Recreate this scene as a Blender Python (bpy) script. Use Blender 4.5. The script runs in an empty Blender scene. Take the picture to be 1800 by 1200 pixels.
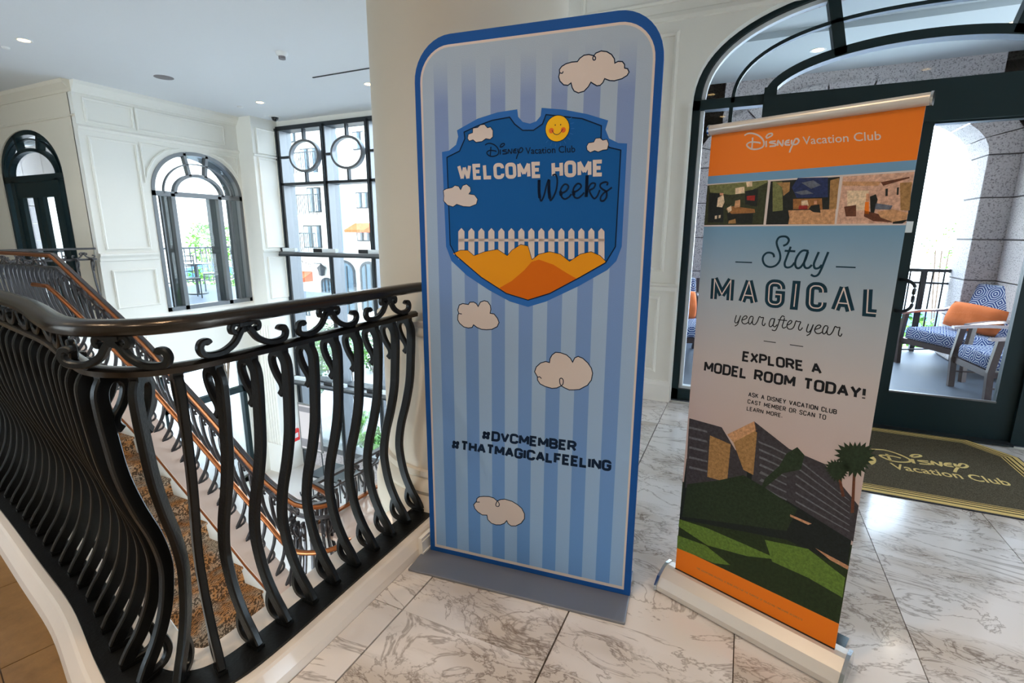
import bpy, bmesh, math, random
from mathutils import Vector, Matrix
from mathutils.geometry import tessellate_polygon
random.seed(7)
S = bpy.context.scene
C = bpy.context.collection
PI = math.pi

# ------------------------------------------------------------------ camera
H = 1.48
F_PX = 873.9
PITCH, ROLL, YAW = 0.213499, 0.00449, -0.43232
fwd = Vector((math.sin(YAW)*math.cos(PITCH), math.cos(YAW)*math.cos(PITCH), -math.sin(PITCH)))
r0 = Vector((math.cos(YAW), -math.sin(YAW), 0)); u0 = r0.cross(fwd)
right = r0*math.cos(ROLL) + u0*math.sin(ROLL)
up = -r0*math.sin(ROLL) + u0*math.cos(ROLL)
cd = bpy.data.cameras.new('camera'); cam = bpy.data.objects.new('camera', cd); C.objects.link(cam)
cam.matrix_world = Matrix(((right.x, up.x, -fwd.x, 0), (right.y, up.y, -fwd.y, 0), (right.z, up.z, -fwd.z, H), (0, 0, 0, 1)))
cd.sensor_width = 36; cd.sensor_fit = 'HORIZONTAL'; cd.lens = F_PX/1800*36; cd.clip_start = .05; cd.clip_end = 300
S.camera = cam

# ------------------------------------------------------------------ world, sun, exposure
w = bpy.data.worlds.new('sky'); S.world = w; w.use_nodes = True
nt = w.node_tree; bg = nt.nodes['Background']
tc = nt.nodes.new('ShaderNodeTexCoord'); sp = nt.nodes.new('ShaderNodeSeparateXYZ'); rp = nt.nodes.new('ShaderNodeValToRGB')
nt.links.new(tc.outputs['Generated'], sp.inputs[0]); nt.links.new(sp.outputs[2], rp.inputs[0]); nt.links.new(rp.outputs[0], bg.inputs[0])
rp.color_ramp.elements[0].position = 0.0; rp.color_ramp.elements[0].color = (.86, .93, 1, 1)
rp.color_ramp.elements[1].position = .8; rp.color_ramp.elements[1].color = (.55, .74, 1, 1)
bg.inputs[1].default_value = 10.0
sd = bpy.data.lights.new('sun', 'SUN'); sd.energy = 5; sd.angle = .02; sd.color = (1, .95, .86)
so = bpy.data.objects.new('sun', sd); C.objects.link(so)
so.rotation_euler = Vector((.35, .55, -.8)).to_track_quat('-Z', 'Y').to_euler()
S.view_settings.view_transform = 'Standard'; S.view_settings.look = 'None'; S.view_settings.exposure = 0.33
S.view_settings.gamma = 1; S.view_settings.use_curve_mapping = False
S.cycles.max_bounces = 8; S.cycles.transparent_max_bounces = 16; S.cycles.diffuse_bounces = 5
S.cycles.sample_clamp_indirect = 6; S.cycles.caustics_reflective = False; S.cycles.caustics_refractive = False

# ------------------------------------------------------------------ surveying: photo pixel -> point on a known plane
def ray(u, v): return ((u-900)*right - (v-600)*up + F_PX*fwd)/F_PX
def PG(u, v, z=0): d = ray(u, v); return Vector((0, 0, H)) + d*((z-H)/d.z)
def PX(u, v, x): d = ray(u, v); return Vector((0, 0, H)) + d*(x/d.x)
def PY(u, v, y): d = ray(u, v); return Vector((0, 0, H)) + d*(y/d.y)

# ------------------------------------------------------------------ materials
M = {}
def lin(c):
    return tuple((x/12.92 if x <= .04045 else ((x+.055)/1.055)**2.4) for x in (v/255 for v in c))+(1,)
def mat(name, rgb, rough=.5, metal=0, spec=.5, bump=0, bscale=60, emit=None, estr=0, coat=0):
    m = bpy.data.materials.new(name); m.use_nodes = True; t = m.node_tree; b = t.nodes['Principled BSDF']
    b.inputs['Base Color'].default_value = lin(rgb); b.inputs['Roughness'].default_value = rough; b.inputs['Metallic'].default_value = metal
    b.inputs['Specular IOR Level'].default_value = spec; b.inputs['Coat Weight'].default_value = coat
    if emit: b.inputs['Emission Color'].default_value = lin(emit); b.inputs['Emission Strength'].default_value = estr
    if bump:
        co = t.nodes.new('ShaderNodeTexCoord'); n = t.nodes.new('ShaderNodeTexNoise'); n.inputs['Scale'].default_value = bscale; n.inputs['Detail'].default_value = 4
        bu = t.nodes.new('ShaderNodeBump'); bu.inputs['Strength'].default_value = bump; bu.inputs['Distance'].default_value = .01
        t.links.new(co.outputs['Object'], n.inputs['Vector']); t.links.new(n.outputs[0], bu.inputs['Height']); t.links.new(bu.outputs[0], b.inputs['Normal'])
    M[name] = m; return m
class NB:
    def __init__(s, m): s.m = m; s.t = m.node_tree; s.b = s.t.nodes['Principled BSDF']
    def n(s, kind, **kw):
        x = s.t.nodes.new(kind)
        for k, v in kw.items():
            if k.startswith('_'): setattr(x, k[1:], v)
            else: x.inputs[k].default_value = v
        return x
    def l(s, a, b): s.t.links.new(a, b)
    def math(s, op, a, b=None):
        x = s.t.nodes.new('ShaderNodeMath'); x.operation = op
        for i, v in enumerate((a, b)):
            if v is None: continue
            if isinstance(v, (int, float)): x.inputs[i].default_value = v
            else: s.l(v, x.inputs[i])
        return x.outputs[0]
    def ramp(s, fac, stops, interp='LINEAR'):
        x = s.t.nodes.new('ShaderNodeValToRGB'); x.color_ramp.interpolation = interp
        while len(x.color_ramp.elements) < len(stops): x.color_ramp.elements.new(.5)
        for e, (p, c) in zip(x.color_ramp.elements, stops): e.position = p; e.color = lin(c)
        s.l(fac, x.inputs[0]); return x.outputs[0]
    def mix(s, fac, a, b):
        x = s.t.nodes.new('ShaderNodeMix'); x.data_type = 'RGBA'
        if isinstance(fac, (int, float)): x.inputs[0].default_value = fac
        else: s.l(fac, x.inputs[0])
        for i, v in ((6, a), (7, b)):
            if isinstance(v, tuple): x.inputs[i].default_value = lin(v)
            else: s.l(v, x.inputs[i])
        return x.outputs[2]

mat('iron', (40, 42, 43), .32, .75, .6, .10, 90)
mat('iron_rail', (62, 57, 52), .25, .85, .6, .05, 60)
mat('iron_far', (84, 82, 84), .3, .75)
mat('copper', (170, 104, 62), .28, .85)
mat('plaster', (232, 229, 220), .55, 0, .3, .03, 30)
mat('column_paint', (218, 208, 190), .5, 0, .35, .02, 20)
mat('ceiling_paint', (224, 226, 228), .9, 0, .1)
mat('trim_paint', (238, 235, 228), .4, 0, .4)
mat('curb_stone', (225, 217, 208), .12, 0, .5)
mat('frame_green', (16, 38, 42), .45, .2, .4)
mat('frame_steel', (112, 114, 116), .35, .6)
mat('frame_dark', (45, 50, 54), .4, .4)
mat('frame_reveal', (214, 220, 222), .5)
mat('wood_beam', (60, 48, 40), .5)
mat('tile_grout', (96, 84, 72), .8)
mat('lamp_glow', (255, 236, 200), .5, emit=(255, 214, 150), estr=9)
mat('trim_white', (230, 230, 228), .5)
mat('slot_black', (20, 20, 22), .6)
mat('dome_black', (12, 14, 14), .1)
mat('banner_rim', (22, 82, 158), .7, 0, .2, .15, 300)
mat('banner_backing', (205, 205, 210), .8, 0, .1)
mat('print_white', (205, 197, 196), .75, 0, .15)
mat('print_navy', (12, 34, 62), .75, 0, .15)
mat('print_teal', (8, 48, 66), .6, 0, .2)
mat('print_black', (22, 26, 32), .7, 0, .2)
mat('shield_rim', (44, 104, 182), .75, 0, .15)
mat('shield_blue', (18, 88, 158), .75, 0, .15)
mat('print_yellow', (236, 186, 36), .75, 0, .15)
mat('print_amber', (224, 150, 28), .75, 0, .15)
mat('print_rust', (206, 104, 18), .75, 0, .15)
mat('print_blush', (222, 110, 50), .75, 0, .15)
mat('orange_band', (232, 122, 18), .55, 0, .3)
mat('sky_band', (106, 152, 190), .55, 0, .3)
for nm, c in dict(p_green=(52, 58, 36), p_dark=(28, 32, 30), p_olive=(112, 118, 74), p_wood=(150, 104, 58), p_cream=(222, 200, 170), p_tan=(196, 150, 110),
                  p_rose=(205, 166, 146), p_night=(34, 48, 92), p_steel=(96, 104, 120), p_brown=(96, 56, 38), p_red=(150, 40, 34), p_skin=(206, 150, 116),
                  p_grass=(92, 122, 48), p_grassdark=(34, 50, 26), p_bldg=(58, 56, 62), p_gold=(160, 124, 78), p_leaf=(34, 50, 32), p_window=(100, 104, 110), p_shadow=(22, 30, 30), p_dusk=(196, 176, 172), p_path=(188, 140, 106)).items():
    m_ = mat(nm, c, .6, 0, .25); t_ = m_.node_tree; co_ = t_.nodes.new('ShaderNodeTexCoord'); n_ = t_.nodes.new('ShaderNodeTexNoise'); n_.inputs['Scale'].default_value = 90; n_.inputs['Detail'].default_value = 5; n_.inputs['Roughness'].default_value = .7
    r_ = t_.nodes.new('ShaderNodeValToRGB'); r_.color_ramp.elements[0].position = .38; r_.color_ramp.elements[1].position = .64; r_.color_ramp.elements[0].color = lin(tuple(v*.84 for v in c)); r_.color_ramp.elements[1].color = lin(tuple(min(255, v*1.07+3) for v in c))
    t_.links.new(co_.outputs['Object'], n_.inputs['Vector']); t_.links.new(n_.outputs[0], r_.inputs[0]); t_.links.new(r_.outputs[0], t_.nodes['Principled BSDF'].inputs['Base Color'])
mat('base_metal', (132, 136, 146), .42, .5, .5)
mat('alu', (204, 200, 194), .35, .35, .5)
mat('chrome', (190, 196, 200), .12, 1)
mat('mat_rubber', (26, 30, 44), .7)
mat('mat_gold', (228, 200, 130), .9, 0, .1, .4, 400)
mat('mat_black', (44, 40, 30), .95, 0, .1)
mat('white_sticker', (225, 228, 225), .5)
mat('terrace_concrete', (84, 92, 104), .55, 0, .4, .15, 12)
mat('stone_joint', (96, 92, 92), .9)
mat('chair_wood', (66, 50, 48), .35, 0, .5)
mat('chair_metal', (190, 180, 178), .25, .7)
mat('pillow_orange', (226, 122, 70), .85, 0, .1, .3, 25)
mat('pillow_red', (196, 84, 66), .85, 0, .1)
mat('facade', (232, 228, 216), .8)
mat('facade_blue', (96, 156, 200), .6)
mat('facade_glass', (70, 92, 104), .12, 0, .6)
mat('facade_frame', (40, 44, 48), .5)
mat('awning_orange', (226, 92, 40), .8)
mat('curtain', (200, 208, 205), .8)
mat('umbrella_blue', (30, 104, 190), .7)
mat('ground_paving', (176, 174, 172), .8)
mat('lower_marble', (214, 206, 198), .12)
mat('pink_marble', (222, 196, 180), .12)
mat('sign_frame', (130, 128, 126), .3, .7)
mat('sign_paper', (200, 188, 186), .7)
mat('sign_grey', (130, 124, 126), .7)
mat('alarm_red', (200, 30, 26), .4)
mat('bark', (84, 66, 50), .9)
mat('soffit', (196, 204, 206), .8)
mat('yellow_cloth', (240, 196, 40), .7)

def glass(name, tint, rough=0, refl=.1):
    m = bpy.data.materials.new(name); m.use_nodes = True; t = m.node_tree; t.nodes.clear()
    o = t.nodes.new('ShaderNodeOutputMaterial'); tr = t.nodes.new('ShaderNodeBsdfTransparent'); gl = t.nodes.new('ShaderNodeBsdfGlossy')
    mx = t.nodes.new('ShaderNodeMixShader'); lw = t.nodes.new('ShaderNodeLayerWeight'); lw.inputs[0].default_value = .35
    mm = t.nodes.new('ShaderNodeMath'); mm.operation = 'MULTIPLY'; mm.inputs[1].default_value = refl*4
    tr.inputs[0].default_value = tint; gl.inputs[1].default_value = rough
    t.links.new(lw.outputs['Fresnel'], mm.inputs[0]); t.links.new(mm.outputs[0], mx.inputs[0])
    t.links.new(tr.outputs[0], mx.inputs[1]); t.links.new(gl.outputs[0], mx.inputs[2]); t.links.new(mx.outputs[0], o.inputs[0])
    M[name] = m
glass('glass', (.93, .97, .98, 1), 0, .12)

def marble(name, base, vein, warm, scale=1.0):
    m = mat(name, base, .13, 0, .5); b = NB(m)
    co = b.n('ShaderNodeTexCoord'); oi = b.n('ShaderNodeObjectInfo'); va = b.n('ShaderNodeVectorMath', _operation='ADD')
    sc = b.n('ShaderNodeVectorMath', _operation='SCALE'); sc.inputs['Scale'].default_value = 37.0
    cb = b.n('ShaderNodeCombineXYZ'); b.l(oi.outputs['Random'], cb.inputs[0]); b.l(oi.outputs['Random'], cb.inputs[2]); b.l(cb.outputs[0], sc.inputs[0])
    b.l(co.outputs['Object'], va.inputs[0]); b.l(sc.outputs[0], va.inputs[1])
    mp = b.n('ShaderNodeMapping'); mp.inputs['Rotation'].default_value = (0, 0, .6); mp.inputs['Scale'].default_value = (1.0*scale, 2.1*scale, 1); b.l(va.outputs[0], mp.inputs[0])
    def veins(sc_, w0, w1, dist, det=6):
        n = b.n('ShaderNodeTexNoise', Scale=sc_, Detail=det, Roughness=.62, Distortion=dist); b.l(mp.outputs[0], n.inputs['Vector'])
        d = b.math('ABSOLUTE', b.math('SUBTRACT', n.outputs[0], .5))
        x = b.n('ShaderNodeMapRange'); x.inputs[1].default_value = w0; x.inputs[2].default_value = w1; x.inputs[3].default_value = 1; x.inputs[4].default_value = 0
        b.l(d, x.inputs[0]); return x.outputs[0]
    v1 = veins(1.5, .0, .018, 1.6); v2 = veins(4.0, 0, .03, 1.3)
    ms = b.n('ShaderNodeTexNoise', Scale=1.1, Detail=3); b.l(mp.outputs[0], ms.inputs['Vector'])
    mask = b.n('ShaderNodeMapRange'); mask.inputs[1].default_value = .47; mask.inputs[2].default_value = .62; b.l(ms.outputs[0], mask.inputs[0])
    v2m = b.math('MULTIPLY', v2, mask.outputs[0]); cloud = b.math('MULTIPLY', mask.outputs[0], .75)
    c1 = b.mix(cloud, base, warm); c2 = b.mix(b.math('MULTIPLY', v2m, .9), c1, vein); c3 = b.mix(b.math('MULTIPLY', v1, .62), c2, vein)
    b.l(c3, b.b.inputs['Base Color'])
    rr = b.n('ShaderNodeTexNoise', Scale=3); b.l(mp.outputs[0], rr.inputs['Vector'])
    return m
marble('marble', (226, 220, 216), (120, 106, 96), (188, 174, 160))
def woodtile():
    m = mat('brown_tile', (128, 98, 62), .3, 0, .45); b = NB(m)
    co = b.n('ShaderNodeTexCoord'); n = b.n('ShaderNodeTexNoise', Scale=9, Detail=6, Roughness=.7); b.l(co.outputs['Object'], n.inputs['Vector'])
    b.l(b.ramp(n.outputs[0], [(.3, (112, 84, 50)), (.7, (142, 110, 70))]), b.b.inputs['Base Color'])
woodtile()
def carpet():
    m = mat('animal_carpet', (180, 130, 80), .95, 0, .05, .6, 500); b = NB(m)
    co = b.n('ShaderNodeTexCoord'); mp = b.n('ShaderNodeMapping'); b.l(co.outputs['Object'], mp.inputs[0]); mp.inputs['Scale'].default_value = (1, 1, 1)
    n = b.n('ShaderNodeTexNoise', Scale=3.0, Detail=2); b.l(mp.outputs[0], n.inputs['Vector'])
    wv = b.n('ShaderNodeTexWave', Scale=17, Distortion=9, Detail=2); wv.inputs['Detail Scale'].default_value = 2.2; b.l(mp.outputs[0], wv.inputs['Vector'])
    tan = b.ramp(n.outputs[0], [(.38, (205, 182, 158)), (.5, (214, 150, 92)), (.62, (214, 194, 172))])
    f = b.ramp(wv.outputs[1], [(.42, (0, 0, 0)), (.6, (255, 255, 255))])
    c = b.mix(b.math('MULTIPLY', f, .82), tan, (58, 44, 36)); b.l(c, b.b.inputs['Base Color'])
carpet()
def stone():
    m = mat('rough_stone', (168, 160, 158), .85, 0, .2, .5, 120); b = NB(m)
    co = b.n('ShaderNodeTexCoord'); n = b.n('ShaderNodeTexNoise', Scale=70, Detail=3); b.l(co.outputs['Object'], n.inputs['Vector'])
    oi = b.n('ShaderNodeObjectInfo')
    c = b.ramp(n.outputs[0], [(.34, (128, 122, 122)), (.46, (200, 193, 192)), (.8, (214, 208, 206))])
    c2 = b.mix(b.math('MULTIPLY', oi.outputs['Random'], .25), c, (168, 158, 162)); b.l(c2, b.b.inputs['Base Color'])
stone()
def octo():
    m = mat('octagon_fabric', (60, 84, 140), .85, 0, .1); b = NB(m)
    co = b.n('ShaderNodeTexCoord'); sx = b.n('ShaderNodeSeparateXYZ'); b.l(co.outputs['UV'], sx.inputs[0])
    def cell(o, k): return b.math('ABSOLUTE', b.math('SUBTRACT', b.math('FRACT', b.math('MULTIPLY', o, k)), .5))
    a = cell(sx.outputs[0], 5.5); c = cell(sx.outputs[1], 5.5)
    d = b.math('MAXIMUM', b.math('MAXIMUM', a, c), b.math('MULTIPLY', b.math('ADD', a, c), .74))
    s = b.math('SINE', b.math('MULTIPLY', d, 46.0))
    col = b.ramp(s, [(.35, (58, 80, 134)), (.6, (214, 222, 232))]); b.l(col, b.b.inputs['Base Color'])
octo()
def doormat():
    m = mat('mat_pile', (92, 84, 66), .97, 0, .05, .8, 600); b = NB(m)
    co = b.n('ShaderNodeTexCoord'); n = b.n('ShaderNodeTexNoise', Scale=260, Detail=2); b.l(co.outputs['Object'], n.inputs['Vector'])
    b.l(b.ramp(n.outputs[0], [(.3, (64, 58, 46)), (.7, (122, 112, 92))]), b.b.inputs['Base Color'])
doormat()
def leafm(name, a, c):
    m = mat(name, a, .6, 0, .3); b = NB(m); co = b.n('ShaderNodeTexCoord'); n = b.n('ShaderNodeTexNoise', Scale=6, Detail=4); b.l(co.outputs['Object'], n.inputs['Vector'])
    b.l(b.ramp(n.outputs[0], [(.35, a), (.65, c)]), b.b.inputs['Base Color'])
leafm('leaf', (48, 96, 36), (132, 186, 74)); leafm('leaf_dark', (40, 70, 38), (92, 128, 70))
def banner_print():   # pale stripes that fade out towards the top hem
    m = mat('stripe_print', (150, 180, 210), .75, 0, .15, .12, 250); b = NB(m)
    co = b.n('ShaderNodeTexCoord'); sx = b.n('ShaderNodeSeparateXYZ'); b.l(co.outputs['Object'], sx.inputs[0])
    fr = b.math('FRACT', b.math('DIVIDE', b.math('SUBTRACT', sx.outputs[0], .083), .1166))
    st = b.math('LESS_THAN', fr, .5)
    fade = b.n('ShaderNodeMapRange'); fade.inputs[1].default_value = 2.12; fade.inputs[2].default_value = 1.96; b.l(sx.outputs[2], fade.inputs[0])
    edge = b.math('MULTIPLY', b.math('GREATER_THAN', sx.outputs[0], .083), b.math('LESS_THAN', sx.outputs[0], .862))
    f = b.math('MULTIPLY', b.math('MULTIPLY', st, fade.outputs[0]), edge)
    lo = b.n('ShaderNodeMapRange'); lo.inputs[1].default_value = 2.1; lo.inputs[2].default_value = .2; b.l(sx.outputs[2], lo.inputs[0])
    light = b.mix(lo.outputs[0], (160, 180, 204), (140, 178, 222)); dark = b.mix(lo.outputs[0], (126, 148, 196), (100, 148, 212))
    b.l(b.mix(f, light, dark), b.b.inputs['Base Color'])
banner_print()
def rollup_print():   # blue to white to dusk print
    m = mat('gradient_print', (150, 180, 210), .55, 0, .25); b = NB(m)
    co = b.n('ShaderNodeTexCoord'); sx = b.n('ShaderNodeSeparateXYZ'); b.l(co.outputs['Object'], sx.inputs[0])
    x = b.n('ShaderNodeMapRange'); x.inputs[1].default_value = .7; x.inputs[2].default_value = 1.65; b.l(sx.outputs[2], x.inputs[0])
    b.l(b.ramp(x.outputs[0], [(0, (188, 170, 166)), (.35, (184, 180, 182)), (.6, (160, 176, 190)), (.85, (106, 150, 184))]), b.b.inputs['Base Color'])
rollup_print()

# ------------------------------------------------------------------ mesh helpers
def link(name, me, m=None, parent=None, loc=None):
    o = bpy.data.objects.new(name, me); C.objects.link(o)
    if m is not None: me.materials.append(M[m] if isinstance(m, str) else m)
    if parent: o.parent = parent
    if loc is not None: o.location = loc
    return o
def tag(o, label=None, cat=None, group=None, kind=None):
    if label: o['label'] = label
    if cat: o['category'] = cat
    if group: o['group'] = group
    if kind: o['kind'] = kind
    return o
def empty(name, label=None, cat=None, group=None, loc=(0, 0, 0), rz=0):
    o = bpy.data.objects.new(name, None); C.objects.link(o); o.location = loc; o.rotation_euler = (0, 0, rz); o.empty_display_size = .1
    return tag(o, label, cat, group)
class MB:
    def __init__(s): s.v = []; s.f = []
    def add(s, vs, fs):
        n = len(s.v); s.v += [tuple(p) for p in vs]; s.f += [tuple(i+n for i in f) for f in fs]; return s
    def box(s, x0, x1, y0, y1, z0, z1):
        x0, x1 = sorted((x0, x1)); y0, y1 = sorted((y0, y1)); z0, z1 = sorted((z0, z1))
        return s.add([(x0, y0, z0), (x1, y0, z0), (x1, y1, z0), (x0, y1, z0), (x0, y0, z1), (x1, y0, z1), (x1, y1, z1), (x0, y1, z1)],
                     [(0, 3, 2, 1), (4, 5, 6, 7), (0, 1, 5, 4), (1, 2, 6, 5), (2, 3, 7, 6), (3, 0, 4, 7)])
    def prism(s, pts, vec):
        """closed polygon (3D points) pushed along vec"""
        n = len(pts); vec = Vector(vec); P = [Vector(p) for p in pts]
        tri = tessellate_polygon([P]); a = P + [p+vec for p in P]
        fs = [tuple(t) for t in tri] + [tuple(i+n for i in reversed(t)) for t in tri] + [(i, (i+1) % n, (i+1) % n+n, i+n) for i in range(n)]
        return s.add(a, fs)
    def sweep(s, path, prof, side=None, closed=False, cap=True):
        """prof: list of (a,b): a along side, b along normal"""
        P = [Vector(p) for p in path]; n = len(P); k = len(prof); base = len(s.v)
        for i, p in enumerate(P):
            if closed: d0 = (P[i]-P[i-1]).normalized(); d1 = (P[(i+1) % n]-P[i]).normalized()
            else:
                d1 = (P[min(i+1, n-1)]-P[max(i, 0)]).normalized() if i < n-1 else (P[i]-P[i-1]).normalized()
                d0 = (P[i]-P[i-1]).normalized() if i > 0 else d1
            t = (d0+d1)
            t = t.normalized() if t.length > 1e-6 else d1
            if side is not None: sd_ = Vector(side).normalized(); nr = sd_.cross(t).normalized(); sc_a = 1; sc_b = 1/max(.4, d1.dot(t))
            else:
                sd_ = t.cross(Vector((0, 0, 1)))
                sd_ = sd_.normalized() if sd_.length > 1e-4 else Vector((1, 0, 0)); nr = sd_.cross(t).normalized(); sc_b = 1; sc_a = 1/max(.4, d1.dot(t))
            for a, b in prof: s.v.append(tuple(p+sd_*a*sc_a+nr*b*sc_b))
        m = n if closed else n-1
        for i in range(m):
            j = (i+1) % n
            for q in range(k):
                r = (q+1) % k; s.f.append((base+i*k+q, base+j*k+q, base+j*k+r, base+i*k+r))
        if cap and not closed:
            s.f.append(tuple(base+q for q in range(k))); s.f.append(tuple(base+(n-1)*k+q for q in reversed(range(k))))
        return s
    def tube(s, path, r, n=8, closed=False):
        return s.sweep(path, [(r*math.cos(2*PI*i/n), r*math.sin(2*PI*i/n)) for i in range(n)], closed=closed)
    def rod(s, a, b, r, n=8):
        a = Vector(a); b = Vector(b); t = (b-a).normalized(); q = Vector((0, 0, 1)) if abs(t.z) < .9 else Vector((1, 0, 0)); e = t.cross(q).normalized(); g = t.cross(e)
        v = [tuple(p+e*r*math.cos(2*PI*i/n)+g*r*math.sin(2*PI*i/n)) for p in (a, b) for i in range(n)]
        return s.add(v, [(i, (i+1) % n, (i+1) % n+n, i+n) for i in range(n)]+[tuple(reversed(range(n))), tuple(range(n, 2*n))])
    def bar(s, a, b, w_, h_, upv=(0, 0, 1)):
        return s.sweep([a, b], [(-w_/2, -h_/2), (w_/2, -h_/2), (w_/2, h_/2), (-w_/2, h_/2)])
    def lathe(s, prof, c=(0, 0, 0), n=32, a0=0, a1=2*PI):
        k = len(prof); base = len(s.v); full = abs(a1-a0-2*PI) < 1e-6; m = n if full else n+1
        for i in range(m):
            a = a0+(a1-a0)*i/n
            for r, z in prof: s.v.append((c[0]+r*math.cos(a), c[1]+r*math.sin(a), c[2]+z))
        for i in range(n):
            j = (i+1) % m
            for q in range(k-1): s.f.append((base+i*k+q, base+j*k+q, base+j*k+q+1, base+i*k+q+1))
        return s
    def mesh(s, name, smooth=False):
        me = bpy.data.meshes.new(name); me.from_pydata(s.v, [], s.f); me.validate(); me.update()
        bm = bmesh.new(); bm.from_mesh(me); bmesh.ops.recalc_face_normals(bm, faces=bm.faces); bm.to_mesh(me); bm.free()
        if smooth:
            for p in me.polygons: p.use_smooth = True
            if smooth != 'all':
                try: me.set_sharp_from_angle(angle=.7)
                except Exception: pass
        return me
    def build(s, name, m, parent=None, smooth=False, loc=None): return link(name, s.mesh(name, smooth), m, parent, loc)
def bevel(o, w_=.004, seg=2):
    b = o.modifiers.new('bevel', 'BEVEL'); b.width = w_; b.segments = seg; b.limit_method = 'ANGLE'; b.angle_limit = .6; return o
def arcp(cx, cz, a, b, t0, t1, n=24, e=2.0):
    out = []
    for i in range(n+1):
        t = t0+(t1-t0)*i/n; c, s_ = math.cos(t), math.sin(t)
        out.append((cx+a*math.copysign(abs(c)**(2/e), c), cz+b*math.copysign(abs(s_)**(2/e), s_)))
    return out
def cat(pts, n=5, closed=False):
    P = [Vector(p) if len(p) == 3 else Vector((p[0], p[1], 0)) for p in pts]; out = []; m = len(P)
    for i in range(m if closed else m-1):
        a, b, c, d = (P[(i+k) % m] for k in (-1, 0, 1, 2)) if closed else (P[max(i-1, 0)], P[i], P[i+1], P[min(i+2, m-1)])
        for q in range(n):
            t = q/n; out.append(.5*((2*b)+(-a+c)*t+(2*a-5*b+4*c-d)*t*t+(-a+3*b-3*c+d)*t**3))
    if not closed: out.append(P[-1])
    return out

# ------------------------------------------------------------------ SETTING: floors
GT = .004
floor = MB().box(-1.26, 4.2, -3.2, 4.5, -.3, -.012).box(-9.0, -1.26, -3.2, .62, -.3, -.012).build('floor', 'tile_grout'); tag(floor, kind='structure')
XL = [-1.727, -1.12, -.508, .096, .70, 1.303, 1.91, 2.52, 3.13, 3.74, 4.2]
YL = [-2.39, -1.13, .126, 1.384, 2.64, 3.90, 4.5]
tile_mesh = {}
for i in range(len(XL)-1):
    for j in range(len(YL)-1):
        x0, x1, y0, y1 = XL[i], XL[i+1], YL[j], YL[j+1]
        if i == 0:
            if y0 > -1.2: continue
        if x0 < -1.11 and x0 > -1.2: pass
        k = (round(x1-x0, 2), round(y1-y0, 2))
        if k not in tile_mesh:
            a, b = (x1-x0)/2-.002, (y1-y0)/2-.002
            me = MB().box(-a, a, -b, b, -.012, 0).mesh('tile'); me.materials.append(M['marble']); tile_mesh[k] = me
        link('tile', tile_mesh[k], None, floor, ((x0+x1)/2, (y0+y1)/2, 0))
# strip of cut tiles beside the curb
for y0, y1 in ((.126, 1.384), (1.384, 2.64), (2.64, 3.9), (3.9, 4.5), (-1.13, .126)):
    MB().box(-1.258, -1.122, y0+.002, y1-.002, -.012, 0).build('tile', 'marble', floor)
# near-left floor of brown tiles
P_CURB = [(-1.39, 1.95), (-1.39, 1.4), (-1.392, 1.0), (-1.412, .84), (-1.48, .745), (-1.61, .70), (-1.80, .735), (-2.2, .845), (-2.65, .93), (-3.3, 1.05), (-4.2, 1.20), (-5.2, 1.36), (-6.6, 1.56)]
bt = MB().box(-9.0, -1.27, -3.2, .62, -.012, -.001)
CP0 = cat([(x, y, 0) for x, y in P_CURB], 6)
def offset(path, d):
    out = []
    for i, p in enumerate(path):
        t = (path[min(i+1, len(path)-1)]-path[max(i-1, 0)]).normalized(); nrm = Vector((t.y, -t.x, 0)); out.append(p+nrm*d)
    return out
# offset: travelling from the column end to the far left, +d = towards the stair void
CURBOUT = offset(CP0, -.128)
poly = [Vector((-1.265, -3.2, -.012)), Vector((-1.265, .95, -.012))]+[Vector((p.x, p.y, -.012)) for p in CURBOUT if p.y < .95 or p.x < -1.5]+[Vector((-8.9, 1.7, -.012)), Vector((-8.9, -3.2, -.012))]
sub = MB().prism(poly, (0, 0, .004)).build('floor_left', 'tile_grout'); tag(sub, kind='structure')
# brown tiles: squares laid slightly askew, clipped against the curb line
def clip_poly(pts, inside):
    bmx = []
    return [p for p in pts if inside(p)]
jl = (PG(0, 1176), PG(108, 1125)); ang = math.atan2(jl[1].y-jl[0].y, jl[1].x-jl[0].x)
jl2 = PG(0, 1033)
nrm = Vector((-math.sin(ang), math.cos(ang), 0)); step = abs((jl2-jl[0]).dot(nrm)); step = max(.35, min(step, .9))
ex = Vector((math.cos(ang), math.sin(ang), 0))
bmt = bmesh.new(); vs = [bmt.verts.new((p.x, p.y, 0)) for p in poly]; bmt.faces.new(vs); bmesh.ops.triangulate(bmt, faces=bmt.faces)
def cut_cell(a0, a1, b0, b1):
    b = bmt.copy()
    for co, no in ((jl[0]+ex*a0, -ex), (jl[0]+ex*a1, ex), (jl[0]+nrm*b0, -nrm), (jl[0]+nrm*b1, nrm)):
        bmesh.ops.bisect_plane(b, geom=b.verts[:]+b.edges[:]+b.faces[:], plane_co=(co.x, co.y, 0), plane_no=no, clear_outer=True)
    if len(b.faces) == 0: b.free(); return None
    bmesh.ops.dissolve_limit(b, angle_limit=.01, verts=b.verts, edges=b.edges)
    r = bmesh.ops.extrude_face_region(b, geom=b.faces[:]); bmesh.ops.translate(b, verts=[g for g in r['geom'] if isinstance(g, bmesh.types.BMVert)], vec=(0, 0, -.012))
    bmesh.ops.recalc_face_normals(b, faces=b.faces)
    me = bpy.data.meshes.new('tile'); b.to_mesh(me); b.free(); return me
for ia in range(-5, 4):
    for ib in range(-4, 4):
        off = 0
        me = cut_cell(ia*step*2+off+.002, (ia+1)*step*2+off-.002, ib*step+.002, (ib+1)*step-.002)
        if me: link('tile', me, 'brown_tile', sub)
bmt.free()
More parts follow.
